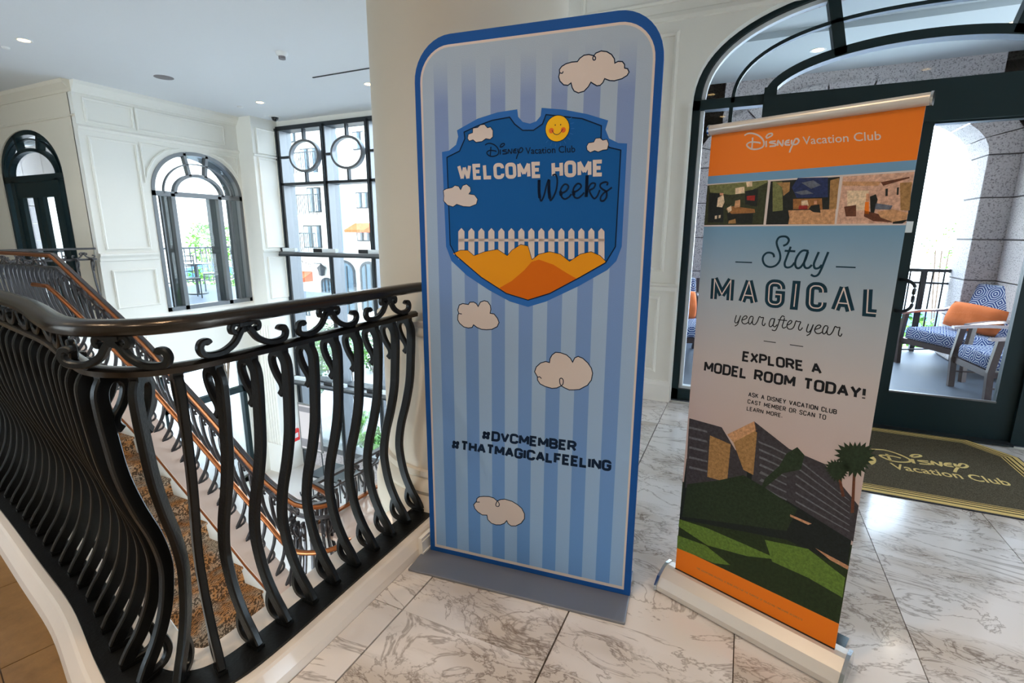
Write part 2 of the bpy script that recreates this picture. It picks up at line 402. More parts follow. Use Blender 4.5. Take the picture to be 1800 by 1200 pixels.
# curb round the stair opening
def ribbon_solid(outer, inner, z0, z1):
    mb = MB(); n = len(outer); a = []
    for p, q in zip(outer, inner): a += [(p.x, p.y, z0), (q.x, q.y, z0), (q.x, q.y, z1), (p.x, p.y, z1)]
    fs = []
    for i in range(n-1):
        for k in range(4): fs.append((i*4+k, (i+1)*4+k, (i+1)*4+(k+1) % 4, i*4+(k+1) % 4))
    fs += [(0, 1, 2, 3), tuple((n-1)*4+k for k in (3, 2, 1, 0))]
    return mb.add(a, fs)
def curb_sec(paths_z):
    mb = MB(); n = len(CP0); k = len(paths_z); ps = [offset(CP0, d) for d, z in paths_z]; a = []
    for i in range(n): a += [(ps[q][i].x, ps[q][i].y, paths_z[q][1]) for q in range(k)]
    fs = [(i*k+q, (i+1)*k+q, (i+1)*k+(q+1) % k, i*k+(q+1) % k) for i in range(n-1) for q in range(k)]
    fs += [tuple(range(k)), tuple((n-1)*k+q for q in reversed(range(k)))]
    return mb.add(a, fs)
curb = curb_sec([(-.130, -.3), (-.130, .0), (-.122, .030), (-.096, .068), (-.086, .075), (.163, .075), (.168, .07), (.168, -.34)]).build('trim_1', 'curb_stone'); tag(curb, kind='structure')
# far mezzanine floors (past the stair top and beside the arched door)
fm = MB().box(-16, -6.45, 1.5, 2.74, -.35, 0).box(-16, -8.9, 2.74, 4.31, -.35, 0).box(-16, -8.95, -3.2, 1.5, -.35, 0).build('floor_far', 'brown_tile'); tag(fm, kind='structure')
# edge band under the far guard rails
eb = MB().box(-9.0, -8.72, 2.85, 4.3, -.35, .07).box(-9.0, -6.45, 2.66, 2.86, -.35, .075).build('trim_3', 'plaster'); tag(eb, kind='structure')

# ------------------------------------------------------------------ SETTING: walls
def wall_hole(name, axis, c0, c1, a0, a1, z0, z1, hole, m='plaster'):
    """vertical wall slab normal to axis between c0..c1, spanning a0..a1, with a hole polygon [(a,z)] open at the bottom or closed"""
    pts = [(a0, z0), (a0, z1), (a1, z1), (a1, z0)]
    P3 = lambda a, z: (c0, a, z) if axis == 'x' else (a, c0, z)
    vec = (c1-c0, 0, 0) if axis == 'x' else (0, c1-c0, 0)
    outer = [Vector(P3(*p)) for p in pts]; inner = [Vector(P3(*p)) for p in hole]
    tri = tessellate_polygon([outer, inner]); allp = outer+inner; n = len(allp); no = len(outer); v = Vector(vec)
    mb = MB(); fs = [tuple(t) for t in tri]+[tuple(i+n for i in reversed(t)) for t in tri]
    fs += [(i, (i+1) % no, (i+1) % no+n, i+n) for i in range(no)]
    k = len(inner); fs += [(no+i, no+(i+1) % k, no+(i+1) % k+n, no+i+n) for i in range(k)]
    mb.add(allp+[p+v for p in allp], fs)
    o = mb.build(name, m); tag(o, kind='structure'); return o
YW = 4.49
ACX = .965; AW = 1.465; ABASE = 2.48; AB = .755
hole = [(ACX-AW, -.01)] + [(x, z) for x, z in arcp(ACX, ABASE, -AW, AB, 0, PI, 40, 2.4)] + [(ACX+AW, -.01)]
wa = wall_hole('wall_back', 'y', YW, YW+.09, -2.3, 4.2, -.02, 3.62, hole)
wb = wall_hole('wall_back_outer', 'y', YW+.17, YW+.40, -2.3, 4.2, -.02, 3.62, [(ACX-AW, -.01)]+arcp(ACX, ABASE, -AW, AB, 0, PI, 40, 2.4)+[(ACX+AW, -.01)], 'rough_stone')
def struct(name, mb, m, smooth=False): o = mb.build(name, m, None, smooth); return tag(o, kind='structure')
wr = tag(bpy.data.objects.new('wall_right', None), kind='structure'); C.objects.link(wr)
MB().box(4.2, 4.4, -3.2, 2.3, -.3, 3.62).box(4.2, 4.4, 3.7, 4.9, -.3, 3.62).box(4.2, 4.4, 2.3, 3.7, -.3, .2).box(4.2, 4.4, 2.3, 3.7, 2.3, 3.62).build('wall_slab', 'plaster', wr)
MB().box(4.28, 4.286, 2.3, 3.7, .2, 2.3).build('pane', 'glass', wr)  # unseen window added in this wall to bring cool daylight onto the floor
for q in (2.3, 2.97, 3.64): MB().box(4.25, 4.32, q, q+.06, .2, 2.3).build('mullion', 'frame_green', wr)
wf = tag(bpy.data.objects.new('wall_front', None), kind='structure'); C.objects.link(wf)
FW_ADDED = [(-8.6, -6.6), (-6.2, -4.6)]  # invented window openings behind the camera, added to raise the daylight inside
for a, b in zip([-9.2]+[q[1] for q in FW_ADDED], [q[0] for q in FW_ADDED]+[4.4]): MB().box(a, b, -3.4, -3.2, -.3, 3.62).build('pier', 'column_paint', wf)
for a, b in FW_ADDED:
    MB().box(a, b, -3.4, -3.2, -.3, .25).build('spandrel', 'column_paint', wf); MB().box(a, b, -3.4, -3.2, 3.2, 3.62).build('lintel', 'column_paint', wf)
    MB().box(a, b, -3.32, -3.314, .25, 3.2).build('pane', 'glass', wf)
    for q in (a, (a+b)/2-.03, b-.06): MB().box(q, q+.06, -3.35, -3.28, .25, 3.2).build('mullion', 'frame_green', wf)
    MB().box(a, b, -3.35, -3.28, 2.3, 2.38).build('transom', 'frame_green', wf)
struct('wall_far_left', MB().box(-16.2, -16, -3.2, 4.5, -.3, 3.62).box(-16, -9, -3.4, -3.2, -.3, 3.62), 'column_paint')
struct('ceiling', MB().box(-16, -2.2, -3.2, 7.6, 3.58, 3.8).box(-2.2, 4.4, -3.4, 4.66, 3.58, 3.8), 'ceiling_paint')
struct('wall_void', MB().box(-2.3, -2.15, 4.49, 7.6, -3.6, 3.6), 'plaster')
# left wall with the arched window (x = -8.9)
WX = -8.9
wy0, wy1, wsp, wtop, wsill = 5.20, 6.835, 2.12, 2.84, .14
whole = [(wy0, wsill)]+[(a, z) for a, z in arcp((wy0+wy1)/2, wsp, -(wy1-wy0)/2, wtop-wsp, 0, PI, 28, 2.1)]+[(wy1, wsill)]
wl = wall_hole('wall_left', 'x', WX, WX-.12, 4.31, 6.87, -.02, 3.6, whole)
# lower storey of the left wall with a glazed door
lh = [(4.9, -3.55), (4.9, -.95), (6.52, -.95), (6.52, -3.55)]
wall_hole('wall_left_lower', 'x', WX, WX-.3, 2.6, 6.87, -3.6, -.02, lh)
struct('wall_pier', MB().box(-9.2, -8.5, 6.87, 7.6, -3.6, 3.6), 'plaster')
# arched door wall (y = 4.31)
dcx = -10.45; dw = .96
dh = [(dcx-dw, .0)]+arcp(dcx, 2.33, -dw, .70, 0, PI, 24, 2.1)+[(dcx+dw, .0)]
wall_hole('wall_door_left', 'y', 4.31, 4.43, -16, -9.0, -.02, 3.6, dh, 'column_paint')
# below the mezzanine
struct('floor_lower', MB().box(-9.2, 1, -2, 7.5, -3.7, -3.55), 'lower_marble')
struct('wall_under', MB().box(-1.62, -1.3, -.5, 7.4, -3.6, -.3).box(-9.2, -1.3, -.6, -.4, -3.6, -3.2).box(-9.2, -1.3, -.6, -.4, -.7, -.3), 'plaster')
w5 = tag(bpy.data.objects.new('window_added', None), kind='structure'); C.objects.link(w5)  # hidden lower window band, added so daylight bounces up off the lower floor
for i in range(7): MB().box(-9.2+1.3*i, -9.12+1.3*i, -.56, -.44, -3.2, -.7).build('mullion', 'frame_steel', w5)
MB().box(-9.2, -1.3, -.503, -.497, -3.2, -.7).build('pane', 'glass', w5)
struct('wall_under_far', MB().box(-9.2, -9.0, -.5, 2.6, -3.6, -.3), 'plaster')

# crown moulding and panel mouldings
def frame_mold(parent, axis, c, rect, w_=.034, t=.022, sgn=-1, arch=None):
    """rectangular picture-frame moulding on a wall face at coordinate c"""
    a0, a1, z0, z1 = rect; path = [(a0, z0), (a0, z1), (a1, z1), (a1, z0)]
    if arch: path = arch
    P3 = [Vector((c, a, z)) if axis == 'x' else Vector((a, c, z)) for a, z in path]
    sd_ = Vector((1, 0, 0)) if axis == 'x' else Vector((0, 1, 0))
    mb = MB(); mb.sweep(P3, [(0, -w_/2), (t*sgn*.7, -w_/2), (t*sgn, 0), (t*sgn*.5, w_/2), (0, w_/2)], side=sd_, closed=True)
    return mb.build('panel_moulding', 'plaster', parent)
Y0 = YW
for r in ((-1.42, -.45, 3.27, 3.50), (-.36, .7, 3.27, 3.5), (.78, 1.9, 3.27, 3.5), (2.0, 3.2, 3.27, 3.5), (-1.44, -.645, 1.18, 3.03), (-1.44, -.66, .28, .93), (2.75, 3.6, 1.18, 3.03), (2.75, 3.6, .28, .93)):
    frame_mold(wa, 'y', Y0, r)
def molding(parent, axis, c, a0, a1, prof, name='moulding', m='plaster'):
    """horizontal moulding with profile [(out, z)]"""
    mb = MB(); k = len(prof); v = []
    for a in (a0, a1):
        for o_, z in prof: v.append((c+o_, a, z) if axis == 'x' else (a, c-o_, z))
    mb.add(v, [(i, (i+1) % k, (i+1) % k+k, i+k) for i in range(k)]+[tuple(range(k)), tuple(reversed(range(k, 2*k)))])
    return mb.build(name, m, parent)
DADO = [(0, .98), (.012, .98), (.02, 1.0), (.018, 1.03), (.035, 1.045), (.035, 1.06), (0, 1.065)]
BASE = [(0, 0), (.022, 0), (.022, .15), (.012, .17), (.010, .19), (0, .195)]
CORN = [(0, 3.12), (.012, 3.125), (.02, 3.15), (.012, 3.18), (0, 3.19)]
CROWN = [(0, 3.43), (.015, 3.43), (.03, 3.46), (.09, 3.53), (.10, 3.58), (0, 3.58)]
for a0, a1 in ((-2.2, ACX-AW), (ACX+AW, 4.2)):
    molding(wa, 'y', Y0, a0, a1, DADO, 'dado_rail'); molding(wa, 'y', Y0, a0, a1, BASE, 'skirting', 'trim_paint')
molding(wa, 'y', Y0, -2.2, 4.2, CORN); 
molding(wa, 'y', Y0, ACX-AW-.02, ACX-AW+.0, [(0, 0), (.02, 0), (.02, 2.5), (0, 2.5)], 'casing', 'trim_paint')
# left wall mouldings
for r in ((4.44, 5.07, 3.06, 3.37), (5.13, 6.6, 3.06, 3.37), (4.43, 5.06, 1.22, 2.84), (4.46, 5.08, .3, .88)):
    frame_mold(wl, 'x', WX, r, sgn=1)
def mirror(prof): return prof
for nm, pr in (('moulding', [(0, 2.93), (.02, 2.94), (.035, 2.97), (.015, 3.0), (0, 3.0)]), ('crown_moulding', CROWN)):
    molding(wl, 'x', WX, 4.31, 6.87, pr, nm)
molding(wl, 'x', WX, 4.31, 5.17, [(0, 1.03), (.02, 1.04), (.02, 1.08), (.05, 1.12), (.05, 1.15), (0, 1.16)], 'dado_rail')
molding(wl, 'x', WX, 4.31, 6.87, [(0, -.02), (.02, -.02), (.02, .10), (0, .12)], 'skirting', 'trim_paint')
frame_mold(wl, 'x', WX, (5.13, 5.5, 2.4, 2.86), sgn=1, arch=[(5.13, 2.30), (5.13, 2.86), (5.72, 2.86), (5.5, 2.80), (5.32, 2.66), (5.2, 2.48)])
frame_mold(wl, 'x', WX, (6.5, 6.8, 2.4, 2.86), sgn=1, arch=[(6.3, 2.86), (6.8, 2.86), (6.8, 2.5), (6.66, 2.70), (6.5, 2.81)])
frame_mold(wl, 'x', WX, (4.5, 4.8, -1.0, -.2), sgn=1)
# pier face mouldings (front side x=-8.5)
wp = bpy.data.objects['wall_pier']
frame_mold(wp, 'x', -8.5, (6.97, 7.38, 2.95, 3.38), sgn=1); frame_mold(wp, 'x', -8.5, (6.97, 7.38, 1.2, 2.85), sgn=1); frame_mold(wp, 'x', -8.5, (6.97, 7.38, .2, 1.0), sgn=1)
for z in (2.88, 1.10): molding(wp, 'x', -8.5, 6.87, 7.47, [(0, z), (.02, z+.01), (.03, z+.04), (0, z+.05)])
for i in range(5): MB().box(-8.50-.075*i-.03, -8.50-.075*i, 6.855, 6.87, -3.0, -.35).build('flute', 'trim_paint', wp)
MB().box(-8.92, -8.46, 6.84, 6.87, -3.6, -2.9).build('plinth', 'trim_paint', wp)
dwl = bpy.data.objects['wall_door_left']
for z in (3.10,): molding(dwl, 'y', 4.31, -16, -8.9, [(0, z), (.015, z+.01), (.015, z+.03), (0, z+.04)], 'moulding', 'column_paint')
molding(dwl, 'y', 4.31, -16, -8.9, CROWN, 'crown_moulding', 'column_paint')
molding(dwl, 'y', 4.31, -9.45, -8.9, [(0, .0), (.02, .0), (.02, .12), (0, .14)], 'skirting', 'column_paint')

# ------------------------------------------------------------------ round column
COLC = (-1.40, 2.49)
col = empty('round_column', 'large smooth cream round column rising behind the striped banner', 'column', None, (COLC[0], COLC[1], 0))
MB().lathe([(.512, .2), (.508, 1.0), (.508, 3.46), (.515, 3.46)], n=72).build('shaft', 'column_paint', col, 'all')
MB().lathe([(.512, .28), (.53, .275), (.535, .25), (.525, .235), (.55, .21), (.56, .18), (.55, .155), (.575, .135), (.585, .10), (.585, .0)], n=72).build('base', 'column_paint', col, True)
MB().lathe([(.508, 3.40), (.53, 3.42), (.56, 3.50), (.58, 3.58)], n=72).build('capital', 'column_paint', col, True)
MB().lathe([(.508, .985), (.522, .99), (.528, 1.01), (.52, 1.03), (.535, 1.05), (.535, 1.06), (.508, 1.065)], n=72).build('dado_ring', 'column_paint', col, True)
MB().lathe([(.57, -3.55), (.57, -.0), (.585, 0)], n=48).build('lower_shaft', 'column_paint', col, 'all')
cb = MB().box(-1.262, -1.236, 1.70, 2.1, 0, .02).box(-1.262, -1.240, 1.70, 2.1, .02, .075).box(-1.262, -1.244, 1.70, 2.1, .075, .09).build('baseboard_curb', 'trim_paint'); tag(cb, kind='structure')

# ------------------------------------------------------------------ storefront in the back wall
FY = 4.60; K = FY/YW
def FZ(z): return H+(z-H)*K
def FX(x): return x*K
sf = tag(bpy.data.objects.new('window_1', None), kind='structure'); C.objects.link(sf)
acx = FX(.965)
def plane_sweep(path, w_in, d, name, m, parent, closed=False, y=FY):
    """member following path (x,z) in the y plane, w_in wide, d deep"""
    return MB().sweep([(x, y, z) for x, z in path], [(0, -w_in/2), (d, -w_in/2), (d, w_in/2), (0, w_in/2)], side=(0, 1, 0), closed=closed).build(name, m, parent)
aw = 1.465*K; abase = FZ(2.48); ab = .755*K
outer = [(acx-aw+.03, 0)]+[(acx-(aw-.03)*1.0*math.copysign(abs(math.cos(t))**(2/2.4), math.cos(t)), abase+(ab-.03)*abs(math.sin(t))**(2/2.4)) for t in [PI*i/48 for i in range(49)]]+[(acx+aw-.03, 0)]
plane_sweep(outer, .075, .10, 'frame', 'frame_green', sf)
inset = [(acx-aw+.085, .12)]+[(acx-(aw-.085)*math.copysign(abs(math.cos(t))**(2/2.4), math.cos(t)), abase+(ab-.085)*abs(math.sin(t))**(2/2.4)) for t in [PI*i/48 for i in range(49)]]+[(acx+aw-.085, .12)]
plane_sweep(inset, .03, .06, 'bead', 'frame_reveal', sf, y=FY+.03)
zc0, zc1 = FZ(2.445), FZ(2.52)
px0, px1 = FX(.017), FX(.103)
def yb(x0, x1, z0, z1, name, m='frame_green', parent=sf, y0=FY, y1=FY+.10): return MB().box(x0, x1, y0, y1, z0, z1).build(name, m, parent)
yb(acx-aw, px0, zc0, zc1, 'transom'); yb(2*acx-px0, acx+aw, zc0, zc1, 'transom')
yb(px0, px1, 0, FZ(2.56), 'post', y0=FY-.02, y1=FY+.13); yb(2*acx-px1, 2*acx-px0, 0, FZ(2.56), 'post', y0=FY-.02, y1=FY+.13)
yb(px0, 2*acx-px0, FZ(2.235), FZ(2.50), 'door_header', y0=FY-.03, y1=FY+.16)
inner = [(px0+.02, FZ(2.50))]+[(acx-(acx-px0-.03)*math.cos(t), FZ(2.50)+.295*K*math.sin(t)) for t in [PI*i/40 for i in range(1, 40)]]+[(2*acx-px0-.02, FZ(2.50))]
plane_sweep(inner, .062, .11, 'inner_arch', 'frame_green', sf)
mid = [(acx-1.165*K*math.copysign(abs(math.cos(t))**(2/2.4), math.cos(t)), FZ(2.48)+.505*K*abs(math.sin(t))**(2/2.4)) for t in [PI*i/40 for i in range(41)]]
plane_sweep(mid, .025, .05, 'glazing_arc', 'frame_green', sf)
for s_ in (-1, 1):
    a = (acx+s_*(.965-.485)*K, FZ(2.73)); b = (acx+s_*(.965-.38)*K, FZ(3.19))
    MB().sweep([(a[0], FY, a[1]), (b[0], FY, b[1])], [(0, -.038), (.11, -.038), (.11, .038), (0, .038)], side=(0, 1, 0)).build('radial_bar', 'frame_green', sf)
    xs = acx+s_*(.965+.205)*K
    yb(xs-.014, xs+.014, .12, zc0, 'glazing_bar', y1=FY+.05)
    xa, xb_ = sorted((acx+s_*aw, acx+s_*(acx-px0)))
    yb(xa, xb_, 0, .10, 'sill'); yb(xa+.04, xb_-.0, .10, .125, 'bead', 'frame_reveal', y0=FY+.03, y1=FY+.09)
    g = MB().box(xa+.05, xb_, FY+.06, FY+.066, .12, zc0+.02).build('pane', 'glass', sf)
gp = [Vector((x, FY+.06, z)) for x, z in [(acx-(aw-.06)*math.cos(t), abase+(ab-.05)*abs(math.sin(t))**(2/2.4)) for t in [PI*i/40 for i in range(41)]]]
MB().prism(gp, (0, .006, 0)).build('pane', 'glass', sf)
# door leaves
for li, (a0, a1, hs) in enumerate(((px1, acx-.004, 1), (acx+.004, 2*acx-px1, -1))):
    d = tag(bpy.data.objects.new('door_%d' % (li+1), None), kind='structure'); C.objects.link(d)
    zt = FZ(2.235); sl = FX(1.09)-(acx+.004); sr = (2*acx-px1)-FX(1.715)
    l_, r_ = (sl, sr) if li == 1 else (sr, sl)
    MB().box(a0, a0+l_, FY+.01, FY+.065, .01, zt).build('stile', 'frame_green', d); MB().box(a1-r_, a1, FY+.01, FY+.065, .01, zt).build('stile', 'frame_green', d)
    MB().box(a0+l_, a1-r_, FY+.01, FY+.065, .01, FZ(.318)).build('bottom_rail', 'frame_green', d); MB().box(a0+l_, a1-r_, FY+.01, FY+.065, FZ(2.224), zt).build('top_rail', 'frame_green', d)
    MB().box(a0+l_, a1-r_, FY+.035, FY+.041, FZ(.31), FZ(2.23)).build('pane', 'glass', d)
    for z0, z1 in ((FZ(.318), FZ(.33)),): MB().box(a0+l_, a1-r_, FY+.0, FY+.02, z0, z1).build('bead', 'frame_steel', d)
    hx = (a0+l_*.62) if li == 1 else (a1-r_*.62); ox = .075 if li == 1 else -.075
    hp = cat([(hx, FY+.01, 1.16), (hx+ox*.5, FY-.055, 1.155), (hx+ox, FY-.07, 1.12), (hx+ox, FY-.07, 1.06), (hx+ox, FY-.07, .97), (hx+ox*.5, FY-.055, .93), (hx, FY+.01, .925)], 5)
    MB().tube(hp, .012, 10).build('pull_handle', 'frame_dark', d, 'all')
    MB().box(hx-.02, hx+.02, FY+.0, FY+.012, 1.50, 1.58).build('lock_plate', 'white_sticker', d)
st = MB().box(px1, 2*acx-px1, FY-.08, FY+.14, 0, .012).build('trim_4', 'frame_dark'); tag(st, kind='structure')

# ------------------------------------------------------------------ terrace behind the storefront
struct('terrace_floor', MB().box(-2.6, 4.6, YW+.1, 8.3, -.3, -.008), 'terrace_concrete')
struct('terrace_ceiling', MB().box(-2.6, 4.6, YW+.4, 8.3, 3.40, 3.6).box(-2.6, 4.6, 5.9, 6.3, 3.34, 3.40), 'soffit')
TY = 7.5; TX0, TX1 = -.42, 2.34
tw = tag(bpy.data.objects.new('wall_terrace', None), kind='structure'); C.objects.link(tw)
def block(x0, x1, y0, y1, z0, z1, parent=tw):
    o = MB().box(x0+.006, x1-.006, y0+.006, y1-.006, z0+.006, z1-.006).build('stone_block', 'rough_stone', parent); bevel(o, .006, 1); return o
MB().box(-2.6, TX0-.01, TY+.02, TY+.5, 0, 3.40).box(TX1+.01, 4.4, TY+.02, TY+.5, 0, 3.4).build('stone_core', 'stone_joint', tw)
CH = .462; zs = [.05+CH*i for i in range(0, 6)]
for zi in range(5):
    z0, z1 = zs[zi] if zi else 0, zs[zi+1]
    o_ = .35 if zi % 2 else 0
    xs = [-2.6, -2.0+o_-.3, -1.3+o_-.3, -.78, TX0]
    for a, b in zip(xs[:-1], xs[1:]): block(a, b, TY, TY+.54, z0, z1)
    xs = [TX1, TX1+.36, 3.05+o_-.2, 3.75+o_-.2, 4.4]
    for a, b in zip(xs[:-1], xs[1:]): block(a, b, TY, TY+.54, z0, z1)
# arch ring of voussoirs over the opening, then courses above
tcx = (TX0+TX1)/2; ta = (TX1-TX0)/2; tb = .62; tz = zs[5]
NV = 11
def ell(t, g=0): return (tcx-(ta+g)*math.cos(t), tz+(tb+g*.9)*math.sin(t))
for i in range(NV):
    t0, t1 = PI*i/NV+.006, PI*(i+1)/NV-.006
    pts = [ell(t0), ell((t0+t1)/2), ell(t1), ell(t1, .32), ell((t0+t1)/2, .32), ell(t0, .32)]
    MB().prism([(x, TY-.02, z) for x, z in pts], (0, .56, 0)).build('stone_block', 'rough_stone', tw)
pp = [Vector((-2.6, TY+.02, tz)), Vector((-2.6, TY+.02, 3.4)), Vector((4.4, TY+.02, 3.4)), Vector((4.4, TY+.02, tz)), Vector((tcx+ta+.3, TY+.02, tz))]+[Vector((x, TY+.02, z)) for x, z in [ell(PI-PI*i/30, .3) for i in range(31)]]
MB().prism(pp, (0, .5, 0)).build('stone_core', 'rough_stone', tw)
# projecting pilaster to the right of the opening
for zi in range(7):
    z0, z1 = (0 if zi == 0 else .05+CH*zi), min(.05+CH*(zi+1), 3.34)
    block(2.62, 3.0, 6.55, 7.5, z0, z1); block(3.0, 4.2, 6.55, 7.5, z0, z1)
for zi in range(7):
    z0, z1 = (0 if zi == 0 else .05+CH*zi), min(.05+CH*(zi+1), 3.34)
    block(-2.0, -.86, 6.75, 7.5, z0, z1)
tl = []
for px, py in ((1438, 88), (1783, 41)):
    p = PG(px, py, 3.4); tl.append(p)
# terrace guard rail
gr = empty('terrace_railing', 'black iron picket railing across the stone arch outside the door', 'railing', None, (tcx, 7.95, 0))
def rel(o, *a): return a
x0, x1 = TX0-tcx, TX1-tcx
MB().box(x0, x1, -.025, .025, 1.03, 1.07).build('top_rail', 'frame_dark', gr); MB().box(x0, x1, -.012, .012, .88, .905).build('second_rail', 'frame_dark', gr); MB().box(x0, x1, -.015, .015, .09, .12).build('bottom_rail', 'frame_dark', gr)
pm = MB().box(-.008, .008, -.008, .008, .1, 1.04).mesh('picket'); pm.materials.append(M['frame_dark'])
x = x0+.06
while x < x1: link('picket', pm, None, gr, (x, 0, 0)); x += .115
for x in (x0+.02, x1-.26): MB().box(x-.02, x+.03, -.03, .03, 0, 1.03).build('post', 'frame_dark', gr)

# ------------------------------------------------------------------ lounge chairs
def uvbox(o, k=1.0):
    me = o.data; uv = me.uv_layers.new(name='UVMap')
    for p in me.polygons:
        n = p.normal; ax = max(range(3), key=lambda i: abs(n[i])); a, b = [i for i in range(3) if i != ax]
        for li in p.loop_indices:
            c = me.vertices[me.loops[li].vertex_index].co; uv.data[li].uv = (c[a]*k, c[b]*k)
    return o
def rbox(x0, x1, y0, y1, z0, z1, name, m, parent, bw=.03, uv=False, puff=0):
    o = MB().box(x0, x1, y0, y1, z0, z1).build(name, m, parent)
    if uv: uvbox(o)
    b = bevel(o, bw, 3)
    for p in o.data.polygons: p.use_smooth = True
    return o
def lounge(label, loc, rz, wd=.78, dp=.80):
    """seat faces local -y"""
    t = empty('lounge_chair', label, 'chair', 'patterned lounge chairs on the terrace', loc, rz)
    h = wd/2
    rbox(-h+.05, h-.05, -dp/2, dp/2-.12, .31, .45, 'seat_cushion', 'octagon_fabric', t, .03, True)
    bc = MB().box(-h+.05, h-.05, -.07, .07, 0, .56).build('back_cushion', 'octagon_fabric', t); uvbox(bc); bevel(bc, .035, 3); bc.location = (0, dp/2-.10, .40); bc.rotation_euler = (-.30, 0, 0)
    for s_ in (-1, 1):
        MB().sweep([(s_*h, -dp/2+.02, 0), (s_*h, -dp/2-.0, .3), (s_*h, -dp/2+.03, .60)], [(-.02, -.025), (.02, -.025), (.02, .025), (-.02, .025)], side=(1, 0, 0)).build('leg', 'chair_wood', t)
        MB().sweep([(s_*h, dp/2+.06, 0), (s_*h, dp/2-.06, .3), (s_*h, dp/2+.03, .72), (s_*h, dp/2+.10, .93)], [(-.02, -.02), (.02, -.02), (.02, .02), (-.02, .02)], side=(1, 0, 0)).build('leg', 'chair_wood', t)
        MB().sweep(cat([(s_*h, -dp/2-.05, .60), (s_*h, -dp/4, .625), (s_*h, dp/6, .64), (s_*h, dp/2+.03, .75)], 5), [(-.028, -.012), (.028, -.012), (.028, .012), (-.028, .012)], side=(1, 0, 0)).build('armrest', 'chair_metal', t)
        MB().rod((s_*h, -dp/2, .16), (s_*h, dp/2, .16), .008).build('stretcher', 'chair_wood', t)
        MB().box(s_*h-.015, s_*h+.015, -dp/2, dp/2, .26, .31).build('side_rail', 'chair_wood', t)
    MB().box(-h, h, -dp/2, -dp/2+.03, .25, .31).build('front_rail', 'chair_wood', t)
    for q in (.50, .62, .74): MB().rod((-h, dp/2+.0+(q-.5)*.3, q), (h, dp/2+.0+(q-.5)*.3, q), .006).build('back_wire', 'chair_wood', t)
    return t
def pillow(label, loc, rot, m='pillow_orange', s=(.50, .16, .34)):
    me = bpy.data.meshes.new('throw_pillow'); bm = bmesh.new(); bmesh.ops.create_grid(bm, x_segments=14, y_segments=10, size=.5)
    top = [(v.co.x, v.co.y) for v in bm.verts]; r = bmesh.ops.duplicate(bm, geom=bm.verts[:]+bm.edges[:]+bm.faces[:])
    dup = [g for g in r['geom'] if isinstance(g, bmesh.types.BMVert)]; ds = set(dup)
    for v in bm.verts:
        x, y = v.co.x*2, v.co.y*2; h = max(0, (1-x**4)*(1-y**4))**.6; sg = -1 if v in ds else 1
        px_ = v.co.x*(1-.08*(1-abs(y))*0-.07*y*y); py_ = v.co.y*(1-.07*x*x)
        v.co = Vector((px_*s[0]*1.02, sg*h*s[1]/2*(1+.06*math.sin(9*x+3*y)), py_*s[2]))
    bmesh.ops.remove_doubles(bm, verts=bm.verts, dist=.001); bmesh.ops.recalc_face_normals(bm, faces=bm.faces); bm.to_mesh(me); bm.free()
    for p in me.polygons: p.use_smooth = True
    o = link('throw_pillow', me, m); o.location = loc; o.rotation_euler = rot; tag(o, label, 'pillow'); return o
lounge('patterned lounge chair turned sideways by the railing, with the orange pillow in it', (2.30, 7.02, -.008), -1.05, .80, .80)
lounge('patterned lounge chair nearest the glass door, cut off by the door frame', (2.42, 5.98, -.008), -1.45, .62, .80)
pillow('plump orange pillow leaning in the lounge chair seen through the right door', (2.33, 6.98, .60), (-.32, .06, -1.05), s=(.62, .17, .30))
lounge('patterned lounge chair seen in the narrow gap left of the roll-up banner', (-.70, 6.35, -.008), .35, .72, .78)
pillow('orange pillow on the chair seen left of the roll-up banner', (-.72, 6.47, .62), (-.3, 0, .35), s=(.48, .16, .36))

# ------------------------------------------------------------------ BANNER 1: striped fabric tension banner
B0 = Vector((-1.226, 1.744, 0)); B1 = Vector((-.303, 1.835, 0)); be = (B1-B0).normalized(); BW = (B1-B0).length; bn = Vector((be.y, -be.x, 0))
brot = math.atan2(be.y, be.x)
def make_plane(P0, e):
    n = Vector((e.y, -e.x, 0))
    def f(u, v):
        d = ray(u, v); t = (P0-Vector((0, 0, H))).dot(n)/d.dot(n); p = Vector((0, 0, H))+d*t; q = p-P0
        return (q.dot(e), p.z)
    return f
pb = make_plane(B0, be)
def cropmap(f, ox, oy, s): return lambda x, y: f(ox+x/s, oy+y/s)
# prints are thin inks laid on the cloth: local x along the banner, z up, -y to the viewer
def flat(parent, name, m, pts, lay, y0=0):
    P = [Vector((x, 0, z)) for x, z in pts]; tri = tessellate_polygon([P]); me = bpy.data.meshes.new(name)
    yy = y0-.00012*lay; me.from_pydata([(p.x, yy, p.z) for p in P], [], [tuple(t) for t in tri])
    o = link(name, me, m, parent); return o
def stroke_quads(mb, pts, wd, y, closed=False):
    P = [Vector((p[0], p[1])) for p in pts]; Q = [P[0]]
    for p in P[1:]:
        if (p-Q[-1]).length > 1e-5: Q.append(p)
    P = Q; n = len(P)
    if n < 2: return
    L = []
    for i in range(n):
        a = P[i-1] if (i > 0 or closed) else None; b = P[(i+1) % n] if (i < n-1 or closed) else None
        d0 = (P[i]-a).normalized() if a is not None else None; d1 = (b-P[i]).normalized() if b is not None else None
        if d0 is None: d0 = d1
        if d1 is None: d1 = d0
        t = d0+d1; t = t.normalized() if t.length > .2 else d1
        nn = Vector((-t.y, t.x)); k = 1/max(.45, t.dot(d1)); W = wd[i] if isinstance(wd, (list, tuple)) else wd
        L.append((P[i]+nn*W/2*k, P[i]-nn*W/2*k))
    vs = []; fs = []
    for a, b in L: vs += [(a.x, y, a.y), (b.x, y, b.y)]
    for i in range(n if closed else n-1): j = (i+1) % n; fs.append((2*i, 2*i+1, 2*j+1, 2*j))
    mb.add(vs, fs)
